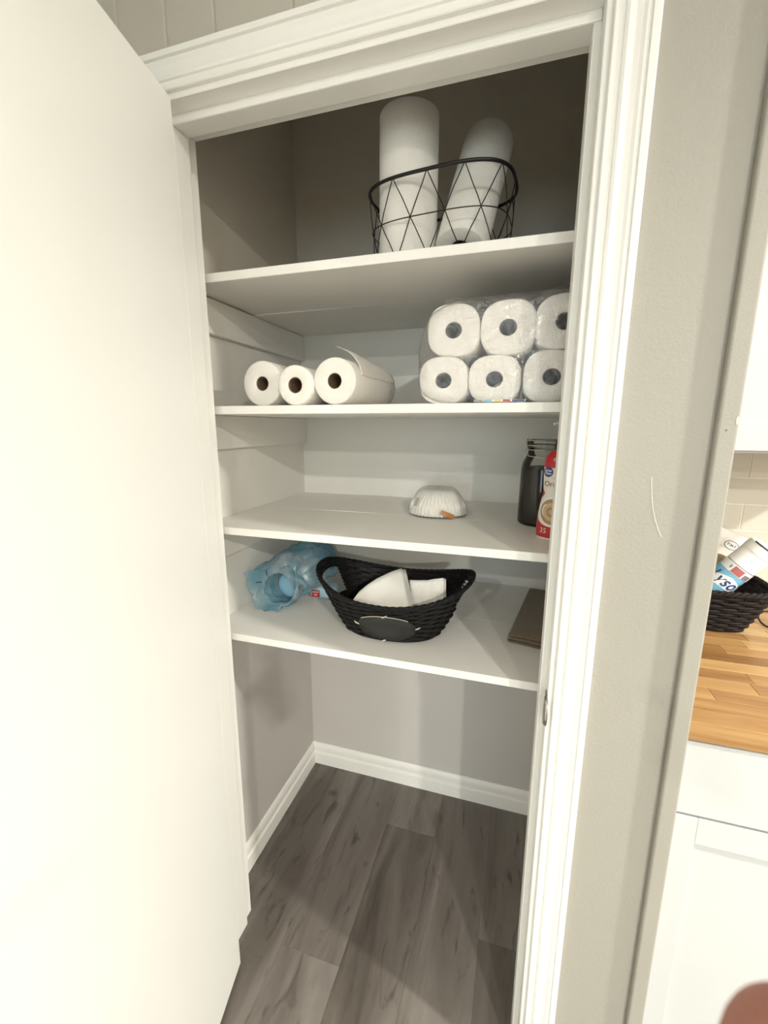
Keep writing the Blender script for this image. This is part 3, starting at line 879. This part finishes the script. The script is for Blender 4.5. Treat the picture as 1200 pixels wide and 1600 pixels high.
# ------------------------------------------------------------------ coffee filters in a clear bag
cf = tag(empty('coffee_filter_pack', (0.476, 0.480, ZS[2])), 'bagged stack of white fluted coffee filters lying on shelf', 'coffee filters')
FL = 44
def flut(amp):
    def shp(a, r, z):
        k = 1 + amp * (1 if r > 0.03 else r / 0.03) * sin(FL * a) * (0.4 + 0.6 * (r / 0.085))
        return r * k * cos(a), r * k * sin(a)
    return shp
for k in range(4):
    dz = 0.0055 * k
    pr_ = [(0.0815 - k * 0.001, 0.006 + dz), (0.0775, 0.014 + dz), (0.070, 0.026 + dz), (0.060, 0.040 + dz), (0.048, 0.050 + dz), (0.034, 0.0545 + dz), (0.015, 0.0555 + dz)]
    lathe('filter_paper', pr_, NAPK, cf, FL * 6, cap0=False, shape=flut(0.05))
def bagf(u, v):
    a = 2 * pi * u
    prof = [(0.062, 0.0015), (0.083, 0.0025), (0.086, 0.012), (0.080, 0.028), (0.070, 0.048), (0.060, 0.066), (0.048, 0.077), (0.02, 0.0795), (0.0, 0.0795)]
    s = v * (len(prof) - 1); i = min(int(s), len(prof) - 2); q = s - i
    r = prof[i][0] * (1 - q) + prof[i + 1][0] * q; z = prof[i][1] * (1 - q) + prof[i + 1][1] * q
    n_ = noise.noise(Vector((cos(a) * 4, sin(a) * 4, z * 40)))
    r *= 1 + 0.04 * n_ + 0.012 * sin(22 * a)
    return (r * cos(a), r * sin(a), max(0.0012, z + 0.002 * n_ * (z > 0.02)))
grid('clear_bag', bagf, 110, 24, CLEARB, cf, wrap_u=True)
def onbag(u, v, off=0.0012):
    # angle measured from the front, v = height
    a = -pi / 2 + u / 0.078
    prof = [(0.0865, 0.012), (0.0805, 0.028), (0.0705, 0.048), (0.0605, 0.066)]
    z = v
    r = 0.0885
    for (r0, z0), (r1, z1) in zip(prof, prof[1:]):
        if z0 <= z <= z1: r = r0 + (r1 - r0) * (z - z0) / (z1 - z0)
    if z < 0.012: r = 0.0865
    r = (r + off) * 1.035
    return (r * cos(a), r * sin(a), z)
vs, fs = rect2(-0.062, -0.045, 0.030, 0.054, 6, 6); bc = mapped('barcode_sticker', vs, fs, onbag, CREAM, cf)
for q in range(5):
    vs, fs = rect2(-0.0605, -0.0465, 0.0315 + q * 0.0045, 0.0345 + q * 0.0045, 4, 1)
    mapped('bar', vs, fs, lambda u, v: onbag(u, v, 0.0020), GREYS, bc)
vs, fs = rect2(-0.018, 0.018, -0.006, 0.006, 8, 3)
rt = radians(-25)
vs = [(x_ * cos(rt) - y_ * sin(rt) + 0.037, x_ * sin(rt) + y_ * cos(rt) + 0.0145) for x_, y_ in vs]
mapped('tape_seal', vs, fs, lambda u, v: onbag(u, max(0.0014, v), 0.0014), TAPE, cf)

# ------------------------------------------------------------------ clamp-lid jar of ground coffee
jx, jy = 0.7545, 0.432
jar = tag(empty('clip_top_jar', (jx, jy, ZS[2])), 'tall glass clip-top jar of dark ground coffee on shelf', 'jar')
jar_prof = [(0.040, 0.0005), (0.050, 0.001), (0.0545, 0.006), (0.055, 0.014), (0.0545, 0.080), (0.0535, 0.145), (0.050, 0.162), (0.043, 0.176), (0.039, 0.184), (0.0385, 0.196), (0.0415, 0.199), (0.0415, 0.203)]
lathe('glass_body', jar_prof, GLASS, jar, 56, cap1=False)
lathe('lid', [(0.0, 0.221), (0.030, 0.2205), (0.0405, 0.218), (0.0425, 0.213), (0.0425, 0.207), (0.040, 0.2055)], GLASS, jar, 48, cap0=False, cap1=False)
lathe('gasket', [(0.0405, 0.2030), (0.0425, 0.2032), (0.0425, 0.2056), (0.0405, 0.2058)], mat('pale_gasket', (0.45, 0.42, 0.34), 0.6), jar, 48, cap0=False, cap1=False)
ring = lambda z, r: [(r * cos(2 * pi * i / 48), r * sin(2 * pi * i / 48), z) for i in range(48)]
tubes('neck_wire', [(ring(0.1935, 0.0402), 0.0016, 8, True)], STEEL, jar)
tubes('lid_wire', [(ring(0.2165, 0.0432), 0.0016, 8, True)], STEEL, jar)
for sx in (-1, 1):
    lp = [(sx * (0.0435 + 0.002), 0.008 * cos(q), 0.1935 + 0.008 + 0.009 * sin(q) - 0.004) for q in [2 * pi * i / 20 for i in range(20)]]
    tubes('clamp_loop', [(lp, 0.0015, 7, True)], STEEL, jar)
    tubes('clamp_arm', [([(sx * 0.0445, -0.006, 0.186), (sx * 0.0455, -0.008, 0.200), (sx * 0.0440, -0.006, 0.2165), (sx * 0.040, -0.004, 0.222)], 0.0016, 7, False)], STEEL, jar)
tubes('front_bail', [([(-0.0445, -0.006, 0.186), (-0.036, -0.030, 0.178), (0.0, -0.0475, 0.174), (0.036, -0.030, 0.178), (0.0445, -0.006, 0.186)], 0.0015, 7, False)], STEEL, jar)
co = lathe('ground_coffee', [(0.040, 0.004), (0.0515, 0.008), (0.0525, 0.016), (0.0522, 0.080), (0.0512, 0.144), (0.0475, 0.1475), (0.030, 0.1505), (0.0, 0.1485)], COFFEE, None, 48, cap1=False,
           M=Matrix.Translation((jx, jy, ZS[2])))
tag(co, 'dark brown ground coffee filling the glass jar', 'coffee', None, 'stuff')

# ------------------------------------------------------------------ creamer bottle
cb = tag(empty('creamer_bottle', (0.7895, 0.286, ZS[2]), radians(-16)), 'red and white coffee creamer bottle with black cap beside jar', 'bottle')
CP = [(0.0, 0.0455), (0.004, 0.048), (0.020, 0.0485), (0.045, 0.0475), (0.075, 0.0440), (0.098, 0.0395), (0.108, 0.0385), (0.125, 0.0395), (0.150, 0.0405), (0.172, 0.0400), (0.186, 0.0370), (0.196, 0.0300), (0.200, 0.0245)]
def crad(z):
    for (z0, r0), (z1, r1) in zip(CP, CP[1:]):
        if z0 <= z <= z1: return r0 + (r1 - r0) * (z - z0) / (z1 - z0)
    return CP[-1][1]
def csh(a, r, z): return r * cos(a), r * 0.72 * sin(a)
fineCP = [(crad(z), z) for z in [0.2 * i / 60 for i in range(61)]]
lathe('bottle_body', fineCP, CREAM, cb, 64, shape=csh)
def onb(u, v, off=0.0005):
    r = crad(v) + off; s = max(-0.999, min(0.999, u / r))
    return (u, -0.72 * r * sqrt(1 - s * s), v)
def band(z0, z1, nm_, m_, off=0.0004):
    lathe(nm_, [(crad(z0 + (z1 - z0) * i / 10) + off, z0 + (z1 - z0) * i / 10) for i in range(11)], m_, cb, 64, cap0=False, cap1=False, shape=csh)
# red base band with a curved upper edge, red shoulder
vs, fs = [], []
NB = 64
for i in range(NB):
    a = 2 * pi * i / NB
    up_ = 0.030 + 0.034 * (1 - max(0, -sin(a))) ** 1.5
    for j in range(7):
        z = 0.004 + (up_ - 0.004) * j / 6; r = crad(z) + 0.0004
        vs.append((r * cos(a), 0.72 * r * sin(a), z))
fs = [(i * 7 + j, ((i + 1) % NB) * 7 + j, ((i + 1) % NB) * 7 + j + 1, i * 7 + j + 1) for i in range(NB) for j in range(6)]
from_py('red_base_band', vs, fs, RED, cb)
band(0.162, 0.1995, 'red_shoulder', RED)
# side swoosh at the waist
for sg in (-1, 1):
    sv = [(sg * 0.0375, 0.092), (sg * 0.031, 0.1035), (sg * 0.0375, 0.113), (sg * 0.0388, 0.1035)]
    mapped('red_swoosh', sv, [(0, 1, 2, 3)], onb, RED, cb)
def txt(body, size, u, v, m_, nm_, shear=0.0, bold=0.0, off=0.0012):
    vs, fs = text_flat(body, size, 'CENTER', shear, bold)
    mapped(nm_, [(p.x + u, p.y + v) for p in vs], fs, lambda a, b: onb(a, b, off), m_, cb)
txt('Original', 0.0165, -0.0075, 0.1255, MAROON, 'lettering')
txt('coffee', 0.0085, -0.003, 0.1400, GREYP, 'lettering')
txt('Creamer', 0.0100, 0.002, 0.1800, CREAM, 'lettering', 0, 0.0003)
txt('35', 0.017, -0.028, 0.0195, CREAM, 'lettering', 0.1)
txt('calories', 0.007, 0.002, 0.0125, CREAM, 'lettering')
vs, fs = disc2(-0.0265, 0.1525, 0.0115, 0.0115); mapped('blue_roundel', vs, fs, lambda a, b: onb(a, b, 0.0010), NAVY, cb)
txt('Great', 0.0066, -0.0265, 0.1555, CREAM, 'lettering', 0, 0.0002, 0.0016); txt('Value', 0.0066, -0.0265, 0.1490, CREAM, 'lettering', 0, 0.0002, 0.0016)
# the coffee cup picture
for rx_, rz_, m_, of in ((0.0300, 0.0340, WHITEP, 0.0008), (0.0265, 0.0290, LATTE, 0.0012), (0.0200, 0.0205, LATTE2, 0.0016), (0.0125, 0.0120, LATTE, 0.0020), (0.006, 0.005, LATTE2, 0.0024)):
    vs, fs = disc2(-0.011, 0.064, rx_, rz_, 36); mapped('cup_print', vs, fs, lambda a, b, of=of: onb(a, b, of), m_, cb)
lathe('cap', [(0.0215, 0.198), (0.0215, 0.2135), (0.0195, 0.2160), (0.0, 0.2165)], BLACKP, cb, 32, cap1=False)

# pump bottle standing behind the creamer, its white spout above the jar
pb = tag(empty('pump_bottle', (0.8155, 0.3740, ZS[2])), 'slim bottle with white pump spout standing behind the creamer bottle', 'bottle')
lathe('bottle_body', [(0.026, 0), (0.0285, 0.003), (0.0285, 0.165), (0.024, 0.185), (0.012, 0.200), (0.012, 0.212)], CREAM, pb, 36)
lathe('pump_collar', [(0.0145, 0.210), (0.0145, 0.228), (0.006, 0.231), (0.0045, 0.231), (0.0045, 0.254)], WHITEP, pb, 28)
tubes('pump_spout', [([(0.010, 0.003, 0.2585), (0.0, 0.0, 0.260), (-0.022, -0.006, 0.2605), (-0.040, -0.010, 0.2595), (-0.0475, -0.012, 0.2575)], [0.008, 0.0085, 0.006, 0.0042, 0.0035], 10, False)], WHITEP, pb)

# ------------------------------------------------------------------ blue plastic bag with its packet
bag = tag(empty('plastic_bag', (0, 0, 0)), 'crumpled translucent blue plastic bag lying open beside side wall', 'bag')
NU = 96
mouth = [(0.090, 0.345, 0.990), (0.075, 0.355, 1.035), (0.020, 0.345, 1.050), (-0.025, 0.330, 1.030), (-0.078, 0.315, 1.002), (-0.062, 0.305, 0.965), (-0.046, 0.298, 0.930), (-0.040, 0.296, 0.906), (0.005, 0.290, 0.9025), (0.040, 0.297, 0.903), (0.066, 0.318, 0.925), (0.082, 0.335, 0.955)]
def ring_pts(c, y, rx, rz):
    return [Vector((c[0] + rx * cos(2 * pi * i / NU), y, c[1] + rz * sin(2 * pi * i / NU))) for i in range(NU)]
def ring_poly(P):
    # resample the polygon by angle about its centre
    c = sum((Vector(p) for p in P), Vector()) / len(P)
    res = []
    for i in range(NU):
        a = 2 * pi * i / NU; d = Vector((cos(a), 0, sin(a)))
        best = None
        for p, q in zip(P, P[1:] + P[:1]):
            p, q = Vector(p), Vector(q); e = q - p; w = p - c
            den = d.x * e.z - d.z * e.x
            if abs(den) < 1e-9: continue
            tt = (w.x * e.z - w.z * e.x) / den; s = (w.x * d.z - w.z * d.x) / den
            if tt > 0 and -1e-6 <= s <= 1 + 1e-6: best = p + e * s
        res.append(best if best else res[-1])
    return res
keys = [ring_pts((0.080, 1.000), 0.560, 0.004, 0.004), ring_pts((0.080, 1.000), 0.548, 0.045, 0.040), ring_pts((0.074, 1.008), 0.505, 0.074, 0.064), ring_pts((0.060, 1.004), 0.44, 0.082, 0.072),
        ring_pts((0.030, 0.985), 0.375, 0.088, 0.074), ring_poly(mouth), ring_pts((0.036, 0.968), 0.314, 0.049, 0.047), ring_pts((0.040, 0.967), 0.350, 0.056, 0.052), ring_pts((0.050, 0.967), 0.44, 0.062, 0.056)]
NS = 7
rows_ = []
for k in range(len(keys) - 1):
    for s in range(NS):
        q = s / NS; q = q * q * (3 - 2 * q) if k not in (4, 5) else q
        rows_.append([a.lerp(b, q) for a, b in zip(keys[k], keys[k + 1])])
rows_.append(keys[-1])
vs, fs = [], []
for j, rw in enumerate(rows_):
    cen = sum(rw, Vector()) / NU
    for i, p in enumerate(rw):
        dv, pt_ = noise.voronoi(p * 20.0)
        rid = min(0.35, dv[1] - dv[0]) / 0.35
        amt = 0.011 * (rid - 0.5) + 0.012 * noise.noise(p * 14)
        if j < 3: amt *= 0.3
        if j > 38: amt *= 0.35
        q = p + (p - cen).normalized() * amt + Vector((0, -1, 0)) * (0.006 * (rid - 0.5) if 30 < j < 46 else 0)
        q.z = max(q.z, ZS[3] + 0.0012); q.x = max(q.x, XL + 0.002)
        vs.append(q)
n = len(rows_)
fs = [(j * NU + i, j * NU + (i + 1) % NU, (j + 1) * NU + (i + 1) % NU, (j + 1) * NU + i) for j in range(n - 1) for i in range(NU)]
fs.append(tuple(range(NU)))
from_py('bag_film', vs, fs, BLUE, bag, True, 28)
# dark printed marks on the flap
for pth in ([(-0.030, 0.296, 0.985), (-0.018, 0.294, 0.990), (-0.008, 0.294, 0.990)], [(0.005, 0.302, 1.010), (0.004, 0.303, 1.020), (0.002, 0.304, 1.026)]):
    tubes('printed_mark', [([Vector(p) for p in pth], 0.0016, 6, False)], NAVY, bag)
# packet inside the bag
pkt = tag(empty('wrapped_packet', (0.045, 0.40, 0.962)), 'blue rounded packet tucked inside the blue plastic bag', 'packet')
lathe('packet_body', [(0.0, -0.040), (0.036, -0.038), (0.040, -0.034), (0.041, 0.06), (0.037, 0.066), (0.0, 0.067)], mat('pale_blue_packet', (0.20, 0.40, 0.55), 0.4), pkt, 40, cap0=False, cap1=False, M=Matrix.Rotation(radians(-90), 4, 'X'))
lathe('packet_end_label', [(0.0, -0.0415), (0.026, -0.0412), (0.026, -0.038)], mat('white_packet_label', (0.25, 0.45, 0.58), 0.4), pkt, 32, cap0=False, cap1=False, M=Matrix.Rotation(radians(-90), 4, 'X'))
# soft packet with a red square label between bag and wicker basket
sw = tag(empty('soft_packet', (0.122, 0.448, ZS[3]), radians(8)), 'pale blue soft packet with a red square label behind blue bag', 'packet')
sw.scale = (0.9, 0.9, 0.62)
def pil(u, v):
    a = 2 * pi * u; b = -pi / 2 + pi * v
    cx, sx_ = cos(a), sin(a); k = (abs(cx) ** 4 + abs(sx_) ** 4) ** (-0.25)
    cz = abs(cos(b)) ** 0.55
    n_ = 1 + 0.02 * noise.noise(Vector((cx * 3, sx_ * 3, b * 3)))
    return (0.050 * k * cx * cz * n_, 0.036 * k * sx_ * cz * n_, 0.036 + 0.0355 * (1 if b > 0 else -1) * abs(sin(b)) ** 0.6)
grid('packet_body', pil, 56, 24, mat('pale_blue_film', (0.36, 0.50, 0.56), 0.3), sw, wrap_u=True)
lb = box('red_label', (-0.036, -0.008, -0.0385, -0.0365, 0.018, 0.052), RED, sw, 0.0006)
vs, fs = text_flat('48', 0.014, 'CENTER'); from_py('lettering', [(p.x - 0.022, -0.0388, p.y + 0.030) for p in vs], fs, CREAM, lb, False)
box('label_stripe', (-0.033, -0.011, -0.0389, -0.0383, 0.043, 0.047), CREAM, lb)

# ------------------------------------------------------------------ folded brown cloth
cloth = tag(empty('folded_cloth', (0.694, 0.312, ZS[3]), radians(-9.5)), 'folded dark taupe brown cloth lying flat on the lowest shelf', 'cloth')
sec = [(0.120, 0.0030), (0.012, 0.0032), (0.004, 0.0040), (0.0005, 0.0075), (0.004, 0.0110), (0.012, 0.0122), (0.120, 0.0118)]
def ply(nm_, pts, z0, y0, y1, x_off):
    def fn(u, v):
        s = u * (len(pts) - 1); i = min(int(s), len(pts) - 2); q = s - i
        x_ = pts[i][0] * (1 - q) + pts[i + 1][0] * q; z_ = pts[i][1] * (1 - q) + pts[i + 1][1] * q
        w = 0.0012 * noise.noise(Vector((x_ * 25, v * 9, z0 * 80)))
        return (x_ + x_off, y0 + (y1 - y0) * v + 0.002 * noise.noise(Vector((x_ * 20, 3.1, z0 * 99))), max(0.0022, z_ + z0 + w))
    return grid(nm_, fn, 36, 26, BROWNC, cloth, thick=0.0042)
ply('fold', sec, 0.0, 0.0, 0.355, 0.0)
ply('fold', sec, 0.0125, -0.003, 0.350, 0.002)

# ------------------------------------------------------------------ kitchen beyond the post
# base cabinets
CABF = 0.110
def base_cab(x0, x1, label):
    t = tag(empty('base_cabinet', (x0, CABF, 0)), label, 'cabinet', 'base cabinets')
    w = x1 - x0
    box('carcass', (0.001, w - 0.001, 0.0, DB - CABF - 0.004, 0.10, 0.874), CAB, t)
    box('toe_kick', (0.001, w - 0.001, 0.07, 0.09, 0.0, 0.10), CAB, t)
    box('drawer_front', (0.004, w - 0.004, -0.020, -0.0005, 0.7115, 0.868), CAB, t, 0.0015)
    d = empty('cabinet_door', (0, 0, 0)); d.parent = t
    z0, z1, fr = 0.105, 0.7065, 0.0575
    a, b = 0.018 - 0.0, w - 0.004
    a = 0.0100
    for nm_, bb in (('stile', (a, a + fr, -0.020, -0.0005, z0, z1)), ('stile', (b - fr, b, -0.020, -0.0005, z0, z1)),
                    ('rail', (a + fr, b - fr, -0.020, -0.0005, z1 - fr, z1)), ('rail', (a + fr, b - fr, -0.020, -0.0005, z0, z0 + fr))):
        box(nm_, bb, CAB, d, 0.0010)
    box('door_panel', (a + fr - 0.002, b - fr + 0.002, -0.012, -0.001, z0 + fr - 0.002, z1 - fr + 0.002), CAB, d)
    return t
base_cab(PX1 + 0.003, 1.585, 'white base cabinet with drawer and recessed door beside the corner post')
base_cab(1.586, 2.185, 'second white base cabinet along counter from the corner post')
# butcher block worktop of glued staves
ct = tag(empty('countertop', (PX1 + 0.002, 0.083, 0.876)), 'oiled butcher block countertop of glued wooden staves', 'countertop')
rnd = random.Random(12)
y = 0.0; r = 0
WD = DB - 0.083 - 0.001
nrow = 15; sw_ = WD / nrow
smesh = {}
for r in range(nrow):
    x = -rnd.choice([0.0, 0.08, 0.17, 0.26])
    while x < 1.2:
        ln = rnd.choice([0.28, 0.36, 0.44, 0.52])
        a, b = max(0.0, x), min(1.2, x + ln)
        if b - a > 0.015:
            key = round(b - a, 3)
            if key not in smesh:
                bm = bmesh.new(); add_box(bm, 0.00015, b - a - 0.00015, 0.0001, sw_ - 0.0001, 0.0, 0.038, 0.0006)
                bmesh.ops.recalc_face_normals(bm, faces=bm.faces)
                me = bpy.data.meshes.new('stave'); bm.to_mesh(me); bm.free(); me.materials.append(BLOCK); smesh[key] = me
            o = bpy.data.objects.new('stave', smesh[key]); o.location = (a, r * sw_, 0); link(o, ct)
        x += ln
# wall cabinet
uc = tag(empty('wall_cabinet', (PX1 + 0.003, 0.40, 1.386)), 'white kitchen wall cabinet hung over the tiled backsplash', 'cabinet')
box('carcass', (0, 0.60, 0.0, DB - 0.40 - 0.0025, 0.0, 0.76), CAB, uc, 0.001)
d = empty('cabinet_door', (0, 0, 0)); d.parent = uc
for nm_, bb in (('stile', (0.004, 0.062, -0.020, -0.0005, 0.006, 0.755)), ('stile', (0.538, 0.596, -0.020, -0.0005, 0.006, 0.755)), ('rail', (0.062, 0.538, -0.020, -0.0005, 0.006, 0.064)), ('rail', (0.062, 0.538, -0.020, -0.0005, 0.697, 0.755))):
    box(nm_, bb, CAB, d, 0.001)
box('door_panel', (0.060, 0.540, -0.012, -0.001, 0.062, 0.699), CAB, d)

# dark rattan basket of supplies on the counter
kb, KP = woven('rattan_basket', (1.192, 0.590, 0.914), 0.0, (0.100, 0.080), (0.150, 0.112), lambda a: 0.112, 14, 26, WICKB, 0.0042, None, 3.4, 5)
tag(kb, 'dark brown rattan basket of cleaning supplies on wooden counter', 'basket')
# tilted wipes canister
cn = tag(empty('wipes_canister', (1.180, 0.545, 0.992)), 'white and blue wipes canister tilted in the rattan basket', 'canister')
cn.rotation_euler = (radians(4), radians(36), radians(-8)); cn.scale = (0.86, 0.86, 1.0)
lathe('canister_body', [(0.036, -0.050), (0.040, -0.047), (0.0405, -0.040), (0.0405, 0.170), (0.039, 0.174)], WHITEP, cn, 56)
lathe('canister_lid', [(0.0415, 0.172), (0.0420, 0.186), (0.040, 0.195), (0.034, 0.200), (0.020, 0.203), (0.0, 0.203)], WHITEP, cn, 48, cap1=False)
def onc(u, v, off=0.0006):
    a = -pi / 2 + u / 0.0405; r = 0.0405 + off
    return (r * cos(a), r * sin(a), v)
vs, fs = rect2(-0.115, 0.115, -0.030, 0.115, 60, 4); mapped('blue_label', vs, fs, onc, SKYB, cn)
# white swoosh under the word, curved
sv, sf = [], []
for i in range(25):
    u = -0.052 + 0.104 * i / 24; c_ = 0.078 - 4.0 * (u) ** 2
    for j in range(3): sv.append((u, c_ - 0.0165 + 0.034 * j / 2 * (1 - 0.25 * abs(u) / 0.05)))
sf = [(i * 3 + j, (i + 1) * 3 + j, (i + 1) * 3 + j + 1, i * 3 + j + 1) for i in range(24) for j in range(2)]
mapped('white_swoosh', sv, sf, lambda a, b: onc(a, b, 0.0012), WHITEP, cn)
vs, fs = text_flat('Lysol', 0.042, 'CENTER', 0.35, 0.0006)
mapped('lettering', [(p.x - 0.008, p.y + 0.078) for p in vs], fs, lambda a, b: onc(a, b, 0.0018), NAVY, cn)
vs, fs = rect2(-0.060, 0.060, 0.1045, 0.126, 40, 3); mapped('white_band', vs, fs, lambda a, b: onc(a, b, 0.0012), WHITEP, cn)
for a, b, z0, z1, m_ in ((-0.030, -0.026, 0.112, 0.121, GREYP), (-0.020, 0.008, 0.106, 0.124, ROSE), (0.013, 0.034, 0.106, 0.119, GREYP)):
    vs, fs = rect2(a, b, z0, z1, 8, 2); mapped('print', vs, fs, lambda p, q: onc(p, q, 0.0020), m_, cn)
tubes('dark_rim_line', [([onc(u, 0.128, 0.0006) for u in [-0.06 + 0.12 * i / 24 for i in range(25)]], 0.0006, 5, False)], NAVY, cn)
tubes('lid_seam', [([(0.040 * cos(q), 0.040 * sin(q), 0.1955) for q in [-2.6 + 3.6 * i / 24 for i in range(25)]], 0.0022, 6, False)], mat('dark_green_plastic', (0.03, 0.06, 0.045), 0.4), cn)
# tan roll beside it
tn = tag(empty('tan_tumbler', (1.222, 0.598, 0.921)), 'tan round-topped tumbler beside the tilted wipes canister', 'tumbler')
tn.rotation_euler = (0, radians(3), 0); tn.scale = (0.75, 0.75, 1.0)
lathe('tumbler_body', [(0.030, 0.0), (0.033, 0.004), (0.035, 0.150), (0.033, 0.166), (0.027, 0.176), (0.014, 0.181), (0.0, 0.182)], TAN, tn, 44, cap1=False)
lathe('tumbler_band', [(0.0347, 0.138), (0.0356, 0.142), (0.0350, 0.146)], mat('tan_band', (0.50, 0.40, 0.30), 0.6), tn, 44, cap0=False, cap1=False)
# white carton with an oval emblem
cx_ = tag(empty('white_carton', (1.190, 0.647, 0.950)), 'white carton with a small oval emblem standing in rattan basket', 'carton')
cx_.rotation_euler = (radians(-10), radians(24), radians(-6))
box('carton_body', (-0.045, 0.055, -0.022, 0.022, 0.0, 0.222), WHITEP, cx_, 0.003, 2)
vs, fs = [], []
def onk(u, v, off=0.0): return (u, -0.0226 - off, v)
for i in range(32):
    a = 2 * pi * i / 32
    vs += [(0.012 + 0.019 * cos(a), 0.187 + 0.0125 * sin(a)), (0.012 + 0.0165 * cos(a), 0.187 + 0.0105 * sin(a))]
fs = [(2 * i, 2 * ((i + 1) % 32), 2 * ((i + 1) % 32) + 1, 2 * i + 1) for i in range(32)]
mapped('emblem_ring', vs, fs, onk, GREYP, cx_)
vs, fs = text_flat('P.M.F', 0.0105, 'CENTER', 0, 0.0003); mapped('lettering', [(p.x + 0.012, p.y + 0.187) for p in vs], fs, lambda a, b: onk(a, b, 0.0001), GREYP, cx_)
# end of a black cord lying on the counter
cd = tubes('black_cord', [([(1.372 + 0.020 * cos(q), 0.604 + 0.030 * sin(q), 0.9165 + 0.012 * (1 + sin(q * 1.0 + 0.6))) for q in [2 * pi * i / 30 for i in range(27)]] + [(1.42, 0.62, 0.917), (1.48, 0.64, 0.917), (1.55, 0.66, 0.917)], 0.0022, 8, False)], BLACKP)
tag(cd, 'looped black cord lying on the wooden counter beside rattan basket', 'cord')

# ------------------------------------------------------------------ the photographer's hand: one fingertip strays into view
def camp(x_, y_, z_): return CAM + r2 * x_ + u2 * y_ + fwd * z_
tip = Vector((0.0674, -0.0924, 0.082))
fd = Vector((0.52, -0.62, -0.45)).normalized()          # from tip to knuckle
side = fd.cross(Vector((0, 0, 1))).normalized()          # across the hand
nrm = side.cross(fd).normalized()
hv, he, hr = [], [], []
def hadd(p, r): hv.append(camp(*p)); hr.append(r); return len(hv) - 1
wrist = hadd(tip + fd * 0.185 + side * 0.030, 0.024)
palm = hadd(tip + fd * 0.135 + side * 0.030, 0.028); he.append((wrist, palm))
for k, (off, ln, back) in enumerate(((0.0, 0.075, 0.0), (0.021, 0.082, -0.012), (0.042, 0.076, -0.014), (0.061, 0.060, -0.012))):
    base = tip + fd * 0.080 + side * off
    kn = hadd(base, 0.0105); he.append((palm, kn))
    if k == 0:
        pts = [(tip + fd * 0.050 + nrm * 0.002, 0.0115), (tip + fd * 0.026 + nrm * 0.001, 0.0118), (tip + fd * 0.010, 0.0125), (tip + fd * 0.001, 0.0112)]
    else:
        pts = [(base - fd * ln * 0.40 + nrm * (-0.006), 0.0093), (base - fd * ln * 0.50 - nrm * 0.030, 0.0088), (base - fd * ln * 0.36 - nrm * 0.048, 0.0080)]
        pts = [(base - fd * ln * 0.30 - nrm * 0.008, 0.0093), (base - fd * ln * 0.26 - nrm * 0.032, 0.0087), (base - fd * ln * 0.02 - nrm * 0.042, 0.0078)]
    prev = kn
    for p, r in pts:
        q = hadd(p, r); he.append((prev, q)); prev = q
tb = tip + fd * 0.130 - side * 0.006
prev = palm
for p, r in ((tip + fd * 0.128 + side * 0.002 - nrm * 0.014, 0.0150), (tip + fd * 0.098 - side * 0.016 - nrm * 0.030, 0.0115), (tip + fd * 0.074 - side * 0.016 - nrm * 0.044, 0.0098), (tip + fd * 0.058 - side * 0.010 - nrm * 0.052, 0.0080)):
    q = hadd(p, r); he.append((prev, q)); prev = q
me = bpy.data.meshes.new('hand'); me.from_pydata([tuple(v) for v in hv], he, []); me.update()
hand = bpy.data.objects.new('person', me); link(hand)
sk = hand.modifiers.new('skin', 'SKIN')
for i, r in enumerate(hr): me.skin_vertices[0].data[i].radius = (r, r)
me.skin_vertices[0].data[0].use_root = True
sb = hand.modifiers.new('sub', 'SUBSURF'); sb.levels = 2; sb.render_levels = 2
me.materials.append(SKIN)
sk.use_smooth_shade = True
tag(hand, 'blurred fingertip of a hand close to the lens', 'hand')
